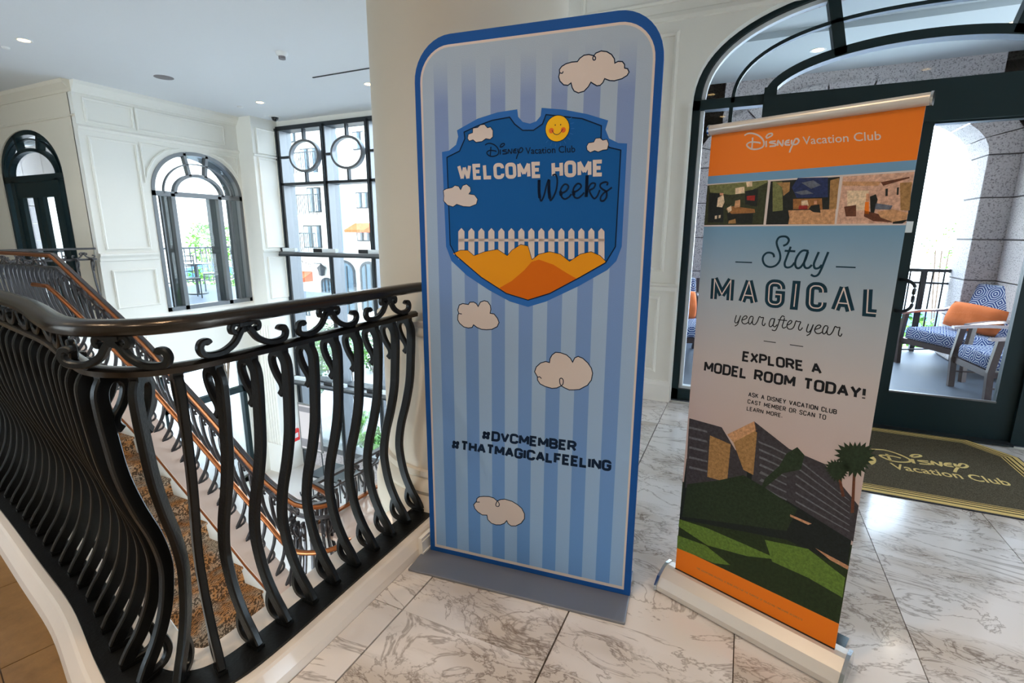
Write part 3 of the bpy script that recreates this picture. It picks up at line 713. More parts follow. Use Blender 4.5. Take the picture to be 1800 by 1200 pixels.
def strokes(parent, name, m, lines, wd, lay, smooth=True, y0=0, closed=False):
    mb = MB(); yy = y0-.00012*lay
    for ln in lines:
        pts = [(p.x, p.y) for p in cat(ln, 5, closed)] if smooth and len(ln) > 2 else ln
        if len(pts) > 1: stroke_quads(mb, pts, wd, yy, closed)
    me = bpy.data.meshes.new(name); me.from_pydata(mb.v, [], mb.f); me.validate(); return link(name, me, m, parent)
def q_(cx, cy, rx, ry, t0, t1, n=5): return [(cx+rx*math.cos(math.radians(t0+(t1-t0)*i/n)), cy+ry*math.sin(math.radians(t0+(t1-t0)*i/n))) for i in range(n+1)]
R = .22
BOWL = lambda x0, x1, z0, z1, r=R: [(x0, z0+r)]+q_(x0+r, z0+r, r, r, 180, 270)+q_(x1-r, z0+r, r, r, 270, 360)+[(x1, z1-r)]+q_(x1-r, z1-r, r, r, 0, 90)+q_(x0+r, z1-r, r, r, 90, 180)+[(x0, z0+r)]
FONT = {  # cap letters as strokes in a .6 x 1 cell
 'A': (.62, [[(0, 0), (.31, 1), (.62, 0)], [(.11, .32), (.51, .32)]]), 'B': (.56, [[(0, 0), (0, 1), (.34, 1)]+q_(.34, .76, .2, .24, 90, -90)+[(0, .52)], [(.34, .52)]+q_(.34, .26, .22, .26, 90, -90)+[(0, 0)]]),
 'C': (.56, [[(.56, .72)]+q_(.56-R, 1-R, R, R, 0, 90)+q_(R, 1-R, R, R, 90, 180)+q_(R, R, R, R, 180, 270)+q_(.56-R, R, R, R, 270, 360)+[(.56, .28)]]),
 'D': (.57, [[(0, 0), (0, 1), (.32, 1)]+q_(.57-.26, 1-.26, .26, .26, 90, 0)+q_(.57-.26, .26, .26, .26, 0, -90)+[(0, 0)]]), 'E': (.48, [[(.48, 1), (0, 1), (0, 0), (.48, 0)], [(0, .52), (.4, .52)]]),
 'F': (.46, [[(.48, 1), (0, 1), (0, 0)], [(0, .5), (.4, .5)]]), 'G': (.57, [[(.56, .74)]+q_(.56-R, 1-R, R, R, 0, 90)+q_(R, 1-R, R, R, 90, 180)+q_(R, R, R, R, 180, 270)+q_(.56-R, R, R, R, 270, 360)+[(.56, .48), (.30, .48)]]),
 'H': (.56, [[(0, 0), (0, 1)], [(.56, 0), (.56, 1)], [(0, .5), (.56, .5)]]), 'I': (.0, [[(0, 0), (0, 1)]]), 'K': (.56, [[(0, 0), (0, 1)], [(.54, 1), (.04, .45)], [(.2, .6), (.56, 0)]]),
 'L': (.46, [[(0, 1), (0, 0), (.46, 0)]]), 'M': (.70, [[(0, 0), (0, 1), (.35, .25), (.70, 1), (.70, 0)]]), 'N': (.58, [[(0, 0), (0, 1), (.58, 0), (.58, 1)]]), 'O': (.57, [BOWL(0, .57, 0, 1)]),
 'P': (.54, [[(0, 0), (0, 1), (.32, 1)]+q_(.32, .73, .22, .27, 90, -90)+[(0, .46)]]), 'R': (.56, [[(0, 0), (0, 1), (.33, 1)]+q_(.33, .74, .22, .26, 90, -90)+[(0, .48)], [(.3, .48), (.56, 0)]]),
 'S': (.54, [[(.53, .76)]+q_(.54-R, 1-R, R, R, 0, 90)+q_(R, 1-R, R, .22, 90, 180)+[(.02, .66), (.12, .55), (.42, .46), (.53, .36)]+q_(.54-R, R, R, R, 0, -90)+q_(R, R, R, R, 270, 180)]),
 'T': (.54, [[(0, 1), (.54, 1)], [(.27, 1), (.27, 0)]]), 'U': (.56, [[(0, 1), (0, R)]+q_(R, R, R, R, 180, 270)+q_(.56-R, R, R, R, 270, 360)+[(.56, 1)]]), 'V': (.60, [[(0, 1), (.30, 0), (.60, 1)]]),
 'W': (.86, [[(0, 1), (.20, 0), (.43, .85), (.66, 0), (.86, 1)]]), 'X': (.56, [[(0, 0), (.56, 1)], [(0, 1), (.56, 0)]]), 'Y': (.58, [[(0, 1), (.29, .45), (.58, 1)], [(.29, .45), (.29, 0)]]),
 '#': (.72, [[(.14, 0), (.22, 1)], [(.50, 0), (.58, 1)], [(0, .26), (.68, .26)], [(.04, .74), (.72, .74)]]), '!': (.0, [[(0, 1), (0, .32)], [(0, .12), (0, 0)]]), '.': (.0, [[(0, .16), (0, -.04)]]), ' ': (.28, [])}
def caps(parent, m, txt, plane, TL, BL, TR, BR, wd, lay, gap=.24, y0=0, name='lettering', inline=None):
    """letters laid between four surveyed corners; wd = stroke width as a share of the cap height"""
    tl, bl, tr, br = (Vector(plane(*p)) for p in (TL, BL, TR, BR)); adv = []; x = 0
    for ch in txt: adv.append(x); x += FONT[ch][0]+gap+(0 if FONT[ch][0] else .02)
    tot = x-gap; hgt = (tl-bl).length; lines = []; h2 = wd/2
    for ch, a in zip(txt, adv):
        for ln in FONT[ch][1]:
            out = []
            for px_, pz_ in ln:
                u = (a+px_)/tot; z = h2+pz_*(1-wd); u = h2/tot+(u)*(1-wd/tot)
                p = (bl*(1-u)+br*u)*(1-z)+(tl*(1-u)+tr*u)*z; out.append((p.x, p.y))
            lines.append(out)
    def seg_mesh(W, yy):
        mb = MB(); dep = 0
        for ln in lines:
            P = [Vector(ln[0])]
            for p in ln[1:]:
                if (Vector(p)-P[-1]).length > 1e-5: P.append(Vector(p))
            run = [P[0]]; runs = []
            shut = (P[0]-P[-1]).length < 1e-5
            for q in range(1, len(P)):
                run.append(P[q])
                if q < len(P)-1 and (P[q]-P[q-1]).angle(P[q+1]-P[q]) > .9: runs.append(run); run = [P[q]]
            runs.append(run)
            for q, r_ in enumerate(runs):
                r_ = list(r_); ext0 = q > 0 or (shut and len(runs) > 1); ext1 = q < len(runs)-1 or (shut and len(runs) > 1)
                def ext(a_, b_): th = a_.angle(b_); return W/2*(.95*min(1, math.tan(min(th, 1.5)/2)) if th < 1.75 else .12)
                if ext0:
                    pv = runs[q-1] if q > 0 else runs[-1]; r_[0] = r_[0]-(r_[1]-r_[0]).normalized()*ext(pv[-1]-pv[-2], r_[1]-r_[0])
                if ext1:
                    nx = runs[q+1] if q < len(runs)-1 else runs[0]; r_[-1] = r_[-1]+(r_[-1]-r_[-2]).normalized()*ext(r_[-1]-r_[-2], nx[1]-nx[0])
                tmp = MB(); stroke_quads(tmp, [(p.x, p.y) for p in r_], W, -dep*.00003, False); mb.add(tmp.v, tmp.f); dep = (dep+1) % 3
        me = bpy.data.meshes.new(name); me.from_pydata([(x, yy+y, z) for x, y, z in mb.v], [], mb.f); return me
    o = link(name, seg_mesh(wd*hgt, y0-.00012*lay), m, parent)
    if inline: link(name, seg_mesh(wd*hgt*.16, y0-.00012*(lay+1)), inline, parent)
    return o
def sans(parent, m, txt, plane, TL, BL, BR, lay, y0=0, bold=.0, name='lettering'):
    """mixed case sans text from the built-in face, fitted to surveyed corners"""
    cu = bpy.data.curves.new('t', 'FONT'); cu.body = txt; cu.size = 1; cu.offset = bold; cu.resolution_u = 3
    o = bpy.data.objects.new('t', cu); C.objects.link(o); dg = bpy.context.evaluated_depsgraph_get(); me = bpy.data.meshes.new_from_object(o.evaluated_get(dg)); bpy.data.objects.remove(o)
    xs = [v.co.x for v in me.vertices]; x0, x1 = min(xs), max(xs); ch = .70
    tl, bl, br = (Vector(plane(*p)) for p in (TL, BL, BR))
    for v in me.vertices:
        u = (v.co.x-x0)/(x1-x0); z = v.co.y/ch; p = bl+(br-bl)*u+(tl-bl)*z; v.co = (p.x, y0-.00012*lay, p.y)
    me.name = name; return link(name, me, m, parent)
LOGO = [[(60, 125), (100, 102), (160, 100), (230, 125), (280, 170), (298, 220), (280, 265), (220, 290), (150, 290), (100, 262), (92, 230), (140, 205), (240, 212), (247, 226)], [(160, 150), (156, 220), (148, 298)],
        [(325, 190), (325, 265)], [(320, 150), (345, 112), (390, 100), (397, 122), (352, 150), (322, 156)], [(440, 195), (380, 200), (372, 214), (436, 228), (436, 250), (365, 258)],
        [(465, 250), (470, 190), (520, 248), (530, 178)], [(610, 180), (568, 194), (560, 236), (615, 240)], [(570, 212), (608, 208)], [(635, 178), (636, 226), (690, 232), (722, 196), (706, 166), (676, 172), (650, 230), (622, 290), (608, 332)]]
def logo(parent, m, fn, wd, lay, y0=0):
    return strokes(parent, 'logo_lettering', m, [[fn(*p) for p in ln] for ln in LOGO], wd, lay, True, y0)

ban = empty('banner_stand', 'tall blue rimmed fabric banner with pale blue stripes, clouds and shield', 'banner', None, B0, brot)
def rounded(x0, x1, z0, z1, r, n=10):
    return [(x0, z0), (x1, z0), (x1, z1-r)]+[(x1-r+r*math.cos(t), z1-r+r*math.sin(t)) for t in [PI/2*i/n for i in range(1, n+1)]]+[(x0+r-r*math.sin(t), z1-r+r*math.cos(t)) for t in [PI/2*i/n for i in range(0, n+1)]]
BH = 2.205
rim = MB().prism([(x, 0, z) for x, z in rounded(0, BW, .012, BH, .155)], (0, .03, 0)).build('frame_sleeve', 'banner_rim', ban); bevel(rim, .008, 3)
face = flat(ban, 'printed_cloth', 'stripe_print', rounded(.034, BW-.034, .05, BH-.045, .115), 2)
edge = flat(ban, 'pale_border', 'print_white', rounded(.025, BW-.026, .036, BH-.036, .123), 1)
fp = MB().box(-.03, BW-.002, -.155, .17, 0, .012).build('foot_plate', 'base_metal', ban); bevel(fp, .003)
cs = cropmap(pb, 770, 180, 3.159)
shield = [(440, 38), (330, 55), (220, 90), (105, 155), (112, 190), (100, 235), (60, 268), (22, 275), (45, 800), (75, 880), (160, 960), (280, 1040), (400, 1105), (500, 1135), (600, 1105), (780, 1020), (940, 930), (990, 880), (1020, 800), (1050, 228), (1000, 225), (950, 200), (930, 150), (945, 100), (830, 65), (700, 40), (575, 30), (570, 75), (545, 105), (510, 118), (470, 108), (445, 80)]
inn = [(398, 82), (300, 100), (220, 130), (145, 165), (150, 200), (120, 270), (50, 305), (68, 790), (100, 850), (240, 970), (380, 1060), (500, 1097), (620, 1060), (780, 975), (930, 890), (985, 800), (1015, 265), (950, 250), (905, 200), (907, 130), (800, 90), (600, 68), (580, 120), (530, 155), (470, 155), (425, 120)]
flat(ban, 'shield_border', 'shield_rim', [cs(*p) for p in shield], 3); flat(ban, 'shield_field', 'shield_blue', [cs(*p) for p in inn], 4)
mbp = MB(); pk = MB()
for k in range(15):
    x = 130+k*55.5; mbp.add([(cs(a, b)[0], -.0006, cs(a, b)[1]) for a, b in ((x-17, 870), (x+17, 870), (x+17, 716), (x, 697), (x-17, 716))], [(0, 1, 2, 3, 4)])
mbp.add([(cs(a, b)[0], -.0006, cs(a, b)[1]) for a, b in ((115, 757), (925, 757), (925, 772), (115, 772))], [(0, 1, 2, 3)])
me = bpy.data.meshes.new('printed_fence'); me.from_pydata(mbp.v, [], mbp.f); link('printed_fence', me, 'print_white', ban)
hill = [(82, 838), (125, 820), (165, 820), (200, 850), (260, 828), (330, 815), (385, 850), (410, 820), (460, 788), (500, 797), (522, 872), (560, 842), (620, 828), (680, 842), (730, 882), (790, 842), (850, 828), (900, 850), (935, 885), (780, 975), (620, 1060), (500, 1097), (380, 1060), (240, 970), (100, 850)]
flat(ban, 'printed_dunes', 'print_amber', [cs(*p) for p in hill], 6)
flat(ban, 'printed_dunes', 'print_rust', [cs(*p) for p in [(560, 872), (640, 900), (720, 950), (770, 978), (620, 1058), (500, 1093), (380, 1056), (340, 1030), (410, 990), (480, 930), (520, 884)]], 7)
strokes(ban, 'dune_outline', 'print_navy', [[cs(*p) for p in hill[:11]], [cs(*p) for p in hill[10:19]]], .0022, 8, False)
strokes(ban, 'shield_outline', 'print_navy', [[cs(*p) for p in inn]], .0042, 9, False, closed=True)
def cloud(pts, fn, lay, name='printed_cloud', wd=.0038):
    P = [fn(*p) for p in pts]; flat(ban, name, 'print_white', P, lay); strokes(ban, 'cloud_outline', 'print_navy', [P], wd, lay+1, False, closed=True)
cloud([(165, 575), (160, 510), (210, 440), (300, 385), (420, 350), (540, 340), (590, 270), (680, 205), (780, 190), (885, 215), (930, 160), (1040, 115), (1160, 130), (1260, 190), (1320, 280), (1330, 370), (1400, 335), (1490, 340), (1535, 400), (1535, 475), (1600, 490), (1630, 560), (1590, 630), (1480, 700), (1320, 745), (1220, 740), (1115, 700), (1080, 780), (1020, 840), (950, 850), (880, 810), (825, 775), (770, 870), (680, 965), (560, 1000), (470, 960), (430, 890), (405, 790), (340, 840), (250, 830), (170, 750), (145, 660)], cropmap(pb, 970, 80, 12), 3)
C2 = [(250, 610), (220, 520), (260, 390), (350, 350), (500, 375), (540, 315), (640, 310), (710, 350), (757, 425), (820, 310), (920, 275), (1010, 300), (1080, 400), (1095, 500), (1075, 605), (1180, 625), (1270, 740), (1310, 850), (1260, 960), (1120, 1030), (980, 1040), (850, 1030), (730, 980), (638, 910), (600, 980), (500, 995), (380, 965), (270, 870), (220, 780), (225, 650)]
cloud(C2, cropmap(pb, 790, 510, 15), 3)
cloud([(195, 690), (130, 575), (170, 460), (270, 370), (390, 335), (480, 360), (490, 270), (540, 180), (620, 120), (740, 130), (880, 180), (970, 260), (1020, 350), (1070, 250), (1150, 215), (1260, 260), (1380, 370), (1460, 490), (1490, 610), (1460, 770), (1370, 890), (1180, 990), (1050, 1000), (940, 1000), (830, 950), (755, 905), (650, 955), (540, 965), (380, 920), (260, 860), (200, 770)], cropmap(pb, 930, 610, 13.33), 3)
cloud([(265, 310), (275, 240), (340, 190), (450, 180), (600, 185), (720, 225), (810, 300), (900, 265), (1010, 255), (1200, 310), (1350, 400), (1460, 500), (1530, 640), (1530, 770), (1440, 890), (1300, 960), (1180, 960), (1100, 900), (1062, 820), (1000, 890), (900, 930), (780, 930), (660, 890), (560, 790), (540, 675), (420, 670), (300, 590), (220, 500), (190, 400)], cropmap(pb, 820, 860, 15), 3)
# little curls of the cloud outlines
for fn, c in ((cropmap(pb, 970, 80, 12), [(885, 215), (865, 265), (880, 305), (915, 300), (920, 250), (885, 215)]), (cropmap(pb, 930, 610, 13.33), [(755, 905), (725, 850), (720, 750), (760, 725), (800, 770), (795, 860), (755, 905)]), (cropmap(pb, 820, 860, 15), [(810, 300), (775, 390), (790, 440), (850, 440), (865, 380), (825, 305)]),
              (cropmap(pb, 930, 610, 13.33), [(200, 705), (250, 695), (290, 735)]), (cropmap(pb, 820, 860, 15), [(250, 330), (350, 330)]), (cropmap(pb, 790, 510, 15), [(250, 610), (330, 625)]), (cropmap(pb, 970, 80, 12), [(165, 575), (220, 585), (240, 545)])):
    strokes(ban, 'cloud_outline', 'print_navy', [[fn(*p) for p in c]], .0038, 5)
cloud([(280, 290), (290, 240), (340, 222), (342, 170), (400, 160), (430, 130), (480, 125), (515, 165), (550, 155), (578, 195), (578, 270), (545, 300), (495, 292), (450, 325), (380, 335), (345, 305), (300, 320)], cropmap(pb, 780, 200, 6.67), 10, wd=.0025)
cloud([(x*1.09-31, y*1.0) for x, y in [(55, 880), (120, 865), (150, 840), (190, 850), (212, 890), (235, 840), (275, 825), (315, 860), (322, 905), (300, 940), (360, 950), (395, 1000), (380, 1060), (310, 1090), (240, 1085), (170, 1060), (130, 1090), (70, 1070), (28, 1020), (32, 960), (25, 900)]], cropmap(pb, 780, 200, 6.67), 10, wd=.0025)
cloud([(825, 245), (835, 225), (865, 220), (875, 200), (900, 197), (915, 210), (938, 205), (948, 230), (940, 262), (915, 265), (890, 275), (870, 268), (845, 278), (828, 265)], cs, 10, wd=.0025)
sc_, sr_ = cs(663, 145), .048
disc = lambda c, r, n=24, sx=1: [(c[0]+r*sx*math.cos(2*PI*i/n), c[1]+r*math.sin(2*PI*i/n)) for i in range(n)]
flat(ban, 'printed_sun', 'print_yellow', disc(sc_, .0445), 10); strokes(ban, 'sun_outline', 'print_navy', [disc(sc_, .0445)], .0022, 11, False, closed=True)
for dx in (-.022, .022): flat(ban, 'sun_cheek', 'print_blush', disc((sc_[0]+dx, sc_[1]-.006), .0095, 12), 11)
for dx in (-.008, .012): flat(ban, 'sun_eye', 'print_navy', disc((sc_[0]+dx, sc_[1]+.012), .0028, 10, .7), 12)
strokes(ban, 'sun_smile', 'print_navy', [[(sc_[0]-.02, sc_[1]-.004), (sc_[0]-.01, sc_[1]-.018), (sc_[0]+.006, sc_[1]-.019), (sc_[0]+.021, sc_[1]-.003)]], .0022, 12)
strokes(ban, 'sun_rays', 'shield_rim', [[(sc_[0]+.050*math.cos(a), sc_[1]+.050*math.sin(a)), (sc_[0]+.062*math.cos(a), sc_[1]+.062*math.sin(a))] for a in [-2.3+.32*i for i in range(12)]], .002, 10, False)
logo(ban, 'print_navy', lambda x, y: pb(850+(x-30)/10, 240+(y*1.17+5)/10), .0042, 10)
sans(ban, 'print_navy', 'Vacation Club', pb, (923.5, 259.2), (924.2, 270.8), (1011.5, 267.4), 10, bold=.012)
caps(ban, 'print_white', 'WELCOME HOME', pb, (804, 289), (806, 316.5), (1061, 280.5), (1061, 309.8), .225, 10, .34)
WK = cropmap(pb, 930, 300, 11.25)
strokes(ban, 'script_lettering', 'print_navy', [[WK(*p) for p in l] for l in (
    [(200, 180), (200, 400), (222, 560), (250, 590), (300, 480), (350, 280), (390, 170)], [(395, 170), (395, 400), (415, 560), (440, 580), (500, 480), (545, 350), (560, 200), (540, 100), (510, 75), (460, 95)],
    [(650, 440), (730, 400), (780, 330), (760, 280), (700, 270), (640, 340), (620, 430), (650, 520), (710, 560), (790, 520), (840, 460)], [(880, 430), (960, 390), (1030, 320), (1010, 265), (950, 260), (890, 330), (870, 430), (900, 520), (970, 540), (1050, 480), (1090, 430)],
    [(1150, 90), (1140, 300), (1130, 520)], [(1140, 480), (1180, 330), (1240, 250), (1310, 260), (1280, 340), (1200, 390), (1230, 480), (1290, 550), (1350, 500), (1400, 380)],
    [(1540, 290), (1555, 240), (1500, 225), (1420, 260), (1410, 320), (1460, 370), (1530, 420), (1530, 520), (1480, 590), (1420, 590), (1420, 520), (1480, 440), (1560, 390), (1640, 330)])], .0062, 12)
strokes(ban, 'script_lettering', 'print_navy', [[WK(*p) for p in l] for l in ([(200, 180), (200, 400), (215, 540)], [(395, 180), (395, 400), (412, 550)], [(1150, 90), (1140, 300), (1130, 520)], [(622, 400), (635, 490)], [(872, 400), (888, 490)])], .0115, 12)
caps(ban, 'print_navy', '#DVCMEMBER', pb, (846, 755), (845, 772.5), (1014.5, 775), (1013.5, 794), .245, 3, .26)
caps(ban, 'print_navy', '#THATMAGICALFEELING', pb, (793, 771.5), (792, 789), (1075.5, 809), (1074.5, 828.5), .245, 3, .27)

# ------------------------------------------------------------------ BANNER 2: roll-up stand
RA = PG(1187, 1000, .085); RB = PG(1467, 1143, .085); re_ = (RB-RA); re_.z = 0; RW = re_.length; re_.normalize(); rrot = math.atan2(re_.y, re_.x)
R0 = Vector((RA.x, RA.y, 0)); pr = make_plane(R0, re_)
rt = (pr(1250, 225)[1]+pr(1637, 195)[1])/2
roll = empty('roll_up_banner', 'slim roll-up banner with orange header, photos and resort picture on silver base', 'banner', None, R0, rrot)
cl = MB().box(0, RW, 0, .002, .085, rt).build('printed_cloth', 'gradient_print', roll)
# base cassette
bp_ = [(-.075, .0), (-.085, .012), (-.083, .03), (-.06, .062), (-.02, .088), (.0, .092), (.035, .088), (.07, .05), (.075, .0)]
MB().prism([(-.035, y, z) for y, z in bp_], (RW+.07, 0, 0)).build('cassette', 'alu', roll)
for x in (-.047, RW+.035): o = MB().prism([(x, y*1.06, z*1.04) for y, z in bp_], (.012, 0, 0)).build('end_cap', 'chrome', roll)
for x in (.05, RW-.02): o = MB().box(x-.03, x+.03, -.02, .20, .0, .012).build('foot', 'chrome', roll)
MB().box(0, RW, -.006, .006, .088, .093).build('slot', 'slot_black', roll)
MB().rod((RW/2, .03, .09), (RW/2, .02, rt+.01), .008).build('pole', 'alu', roll)
MB().rod((-.008, 0, rt+.012), (RW+.012, 0, rt+.012), .017, 16).build('top_bar', 'alu', roll, True)
for x in (-.012, RW+.008): MB().rod((x, 0, rt+.012), (x+.006, 0, rt+.012), .019, 16).build('end_cap', 'chrome', roll)
def rquad(name, m, pts, lay=1): return flat(roll, name, m, [pr(*p) for p in pts], lay)
def hz(px, py, dy=0): z = pr(px, py)[1]; return z
z_or = (pr(1247, 303)[1]+pr(1617, 289)[1])/2; z_bl = (pr(1246, 318)[1]+pr(1615, 305)[1])/2; z_ph = (pr(1238, 393)[1]+pr(1600, 397)[1])/2
flat(roll, 'header_band', 'orange_band', [(0, z_or), (RW, z_or), (RW, rt), (0, rt)], 1)
flat(roll, 'blue_band', 'sky_band', [(0, z_bl), (RW, z_bl), (RW, z_or), (0, z_or)], 1)
flat(roll, 'photo_border', 'print_white', [(0, z_ph-.004), (RW, z_ph-.004), (RW, z_bl), (0, z_bl)], 1)
cp = cropmap(pr, 1240, 300, 4.737)
xa = [0, .0, 0, 0]
X1 = cp(515, 250)[0]; X2 = cp(1105, 250)[0]; zt_, zb_ = z_bl-.005, z_ph+.001
def rect(x0, x1, z0, z1, name, m, lay=2): return flat(roll, name, m, [(x0, z0), (x1, z0), (x1, z1), (x0, z1)], lay)
rect(0, X1-.004, zb_, zt_, 'printed_photo', 'p_green'); rect(X1+.004, X2-.004, zb_, zt_, 'printed_photo', 'p_dark'); rect(X2+.004, RW, zb_, zt_, 'printed_photo', 'p_rose')
def pp_(m, pts, lay=3, fn=None, name='photo_detail'): return flat(roll, name, m, [(fn or cp)(*p) for p in pts], lay)
# photo 1: a dim dining room
pp_('p_olive', [(30, 120), (520, 80), (520, 95), (330, 190), (200, 200), (40, 180)]); pp_('p_dark', [(30, 190), (150, 180), (150, 430), (20, 430)]); pp_('p_cream', [(340, 95), (390, 85), (390, 130), (345, 135)], 4); pp_('p_cream', [(250, 145), (325, 132), (325, 185), (250, 195)], 4)
pp_('p_dark', [(330, 170), (440, 150), (430, 300), (330, 280)], 4); pp_('p_red', [(345, 210), (415, 205), (410, 250), (345, 245)], 5); pp_('p_wood', [(170, 320), (230, 295), (410, 320), (415, 350), (220, 360)], 5); pp_('p_cream', [(105, 225), (150, 200), (160, 260), (140, 305), (95, 300)], 5); pp_('p_dark', [(85, 305), (150, 305), (140, 345), (85, 345)], 5); pp_('p_skin', [(120, 185), (150, 185), (150, 205), (120, 205)], 6)
pp_('p_cream', [(180, 310), (215, 290), (220, 330), (190, 350)], 6); pp_('p_tan', [(250, 250), (290, 240), (290, 300), (240, 310)], 6); pp_('p_dark', [(180, 355), (400, 350), (390, 440), (190, 440)], 4); pp_('p_gold', [(195, 415), (250, 400), (255, 438), (190, 440)], 6); pp_('p_cream', [(80, 375), (98, 372), (96, 400), (78, 402)], 6); pp_('p_cream', [(112, 370), (128, 368), (126, 392), (110, 395)], 6)
# photo 2: bedroom with a large painting
pp_('p_olive', [(560, 90), (640, 90), (645, 330), (560, 340)]); pp_('p_gold', [(590, 100), (705, 95), (700, 170), (650, 210), (640, 140)], 4); pp_('p_night', [(720, 140), (770, 60), (1020, 55), (1020, 220), (760, 225)], 4); pp_('p_steel', [(800, 100), (900, 80), (960, 120), (880, 150)], 5); pp_('p_steel', [(740, 180), (840, 160), (900, 190), (800, 200)], 5)
pp_('p_gold', [(1040, 80), (1115, 60), (1090, 320), (1030, 320)], 4); pp_('p_wood', [(730, 235), (970, 230), (975, 320), (730, 320)], 4); pp_('p_tan', [(690, 330), (1085, 320), (1075, 445), (690, 445), (700, 390)], 5); pp_('p_red', [(780, 290), (850, 285), (850, 320), (775, 320)], 6); pp_('p_dark', [(880, 290), (950, 280), (960, 350), (900, 345), (860, 320)], 6); pp_('p_cream', [(800, 250), (850, 245), (860, 290), (800, 295)], 6); pp_('p_skin', [(905, 250), (930, 250), (930, 280), (905, 280)], 7)
# photo 3: a pale living room
pp_('p_cream', [(1180, 165), (1360, 165), (1350, 330), (1180, 330)]); pp_('p_tan', [(1140, 90), (1465, 90), (1440, 125), (1150, 125)]); pp_('p_brown', [(1460, 95), (1700, 50), (1700, 62), (1480, 125)], 4)
pp_('p_brown', [(1155, 300), (1255, 285), (1255, 380), (1170, 380)], 4); pp_('orange_band', [(1330, 260), (1362, 260), (1362, 360), (1322, 360)], 5); pp_('p_dark', [(1370, 215), (1420, 195), (1435, 240), (1405, 350), (1375, 350)], 5); pp_('p_skin', [(1340, 190), (1365, 190), (1365, 260), (1335, 260)], 5); pp_('p_brown', [(1325, 330), (1480, 370), (1560, 430), (1400, 420), (1320, 380)], 5)
pp_('p_tan', [(1430, 340), (1560, 320), (1690, 350), (1670, 410), (1560, 425), (1460, 390)], 6); pp_('p_steel', [(1420, 270), (1560, 290), (1540, 325), (1410, 320)], 5); pp_('p_dark', [(1500, 150), (1520, 148), (1518, 210), (1498, 212)], 5); pp_('p_dark', [(1595, 140), (1612, 138), (1608, 200), (1592, 202)], 5); pp_('p_gold', [(1620, 100), (1720, 95), (1700, 330), (1625, 330)], 4)
pp_('p_dark', [(1560, 425), (1690, 405), (1640, 440), (1560, 442)], 6)
logo(roll, 'print_white', cropmap(pr, 1300, 220, 6.923), .0048, 3)
sans(roll, 'print_white', 'Vacation Club', pr, (1410.5, 240.0), (1411.5, 254), (1549, 245.3), 3, bold=.004)
CT = cropmap(pr, 1290, 400, 7.5)
strokes(roll, 'script_lettering', 'print_teal', [[CT(*p) for p in l] for l in (
    [(650, 240), (700, 215), (725, 165), (700, 125), (650, 115), (595, 130), (565, 185), (575, 250), (605, 330), (612, 400), (590, 460), (540, 505), (470, 518), (410, 490), (382, 430), (390, 375), (430, 335), (480, 330), (520, 350), (530, 390)],
    [(750, 250), (720, 330), (690, 410), (670, 470), (680, 515), (720, 525), (765, 505), (800, 460)], [(670, 305), (740, 308), (810, 312)],
    [(985, 308), (920, 300), (870, 330), (825, 400), (808, 470), (820, 520), (850, 535), (890, 510), (940, 430), (978, 320)], [(975, 310), (950, 390), (925, 470), (940, 525), (985, 530), (1030, 490)],
    [(1120, 320), (1085, 400), (1055, 480), (1070, 535), (1120, 530), (1160, 490)], [(1245, 320), (1200, 430), (1150, 550), (1110, 620), (1060, 640), (1015, 618)])], .0066, 2)
strokes(roll, 'rule', 'print_teal', [[CT(20, 452), CT(240, 460)], [CT(1345, 515), CT(1605, 525)]], .0042, 2, False)
CM = cropmap(pr, 1230, 480, 5.4545)
for ch, a, b in (('M', 88, 330), ('A', 362, 562), ('G', 610, 822), ('I', 872, 958), ('C', 1000, 1222), ('A', 1250, 1490), ('L', 1548, 1745)):
    zb = lambda x: 275+(x-88)*(428-275)/(1745-88); ztp = lambda x: 20+(x-110)*(128-20)/(1770-110)
    sh = 16
    caps(roll, 'print_teal', ch, CM, (a+sh, ztp(a+sh)), (a, zb(a)), (b+sh, ztp(b+sh)), (b, zb(b)), .25 if ch != 'I' else .25, 2, 0, inline='print_white') if ch != 'I' else None
zb = lambda x: 275+(x-88)*(428-275)/(1745-88); ztp = lambda x: 20+(x-110)*(128-20)/(1770-110)
il = [CM(900, zb(900)), CM(930, ztp(930))]; hh = abs(il[1][1]-il[0][1])
strokes(roll, 'lettering', 'print_teal', [il], hh*.25, 2, False); strokes(roll, 'lettering', 'print_white', [[(il[0][0], il[0][1]+.01), (il[1][0], il[1][1]-.01)]], hh*.035, 3, False)
CY = cropmap(pr, 1280, 545, 8.571)
yr = [[(125, 75), (105, 140), (102, 180), (130, 190), (160, 150), (188, 80)], [(188, 80), (165, 150), (140, 215), (100, 240)], [(205, 150), (265, 130), (285, 100), (260, 85), (225, 110), (205, 160), (225, 200), (265, 205), (305, 180)],
      [(378, 100), (340, 95), (310, 150), (312, 200), (335, 205), (365, 160), (380, 105), (365, 170), (372, 210), (405, 215), (440, 170), (470, 100), (500, 112), (532, 112), (518, 170), (515, 215), (540, 232), (560, 195)]]
af = [[(695, 130), (650, 130), (620, 190), (622, 240), (650, 245), (685, 200), (702, 130), (684, 190), (680, 235), (705, 250), (740, 215)], [(850, 105), (822, 85), (795, 110), (770, 170), (745, 240), (715, 300), (680, 305), (658, 293)], [(750, 142), (820, 150), (888, 158)], [(850, 115), (830, 190), (815, 240), (835, 270), (875, 250)],
      [(880, 228), (935, 205), (960, 170), (935, 155), (900, 190), (885, 240), (905, 280), (950, 285), (990, 250), (1022, 165), (1050, 172), (1092, 177), (1070, 230), (1060, 280), (1085, 302), (1122, 262)]]
y3 = [[(1170+(x-90)*1.16, y*1.07+125-.0*(x)+(x-90)*.04) for x, y in l] for l in yr]
strokes(roll, 'script_lettering', 'print_black', [[CY(*p) for p in l] for l in yr+af+y3], .0034, 2)
strokes(roll, 'rule', 'print_black', [[CY(535, 463), CY(718, 488)], [CY(930, 520), CY(1130, 548)]], .0026, 2, False)
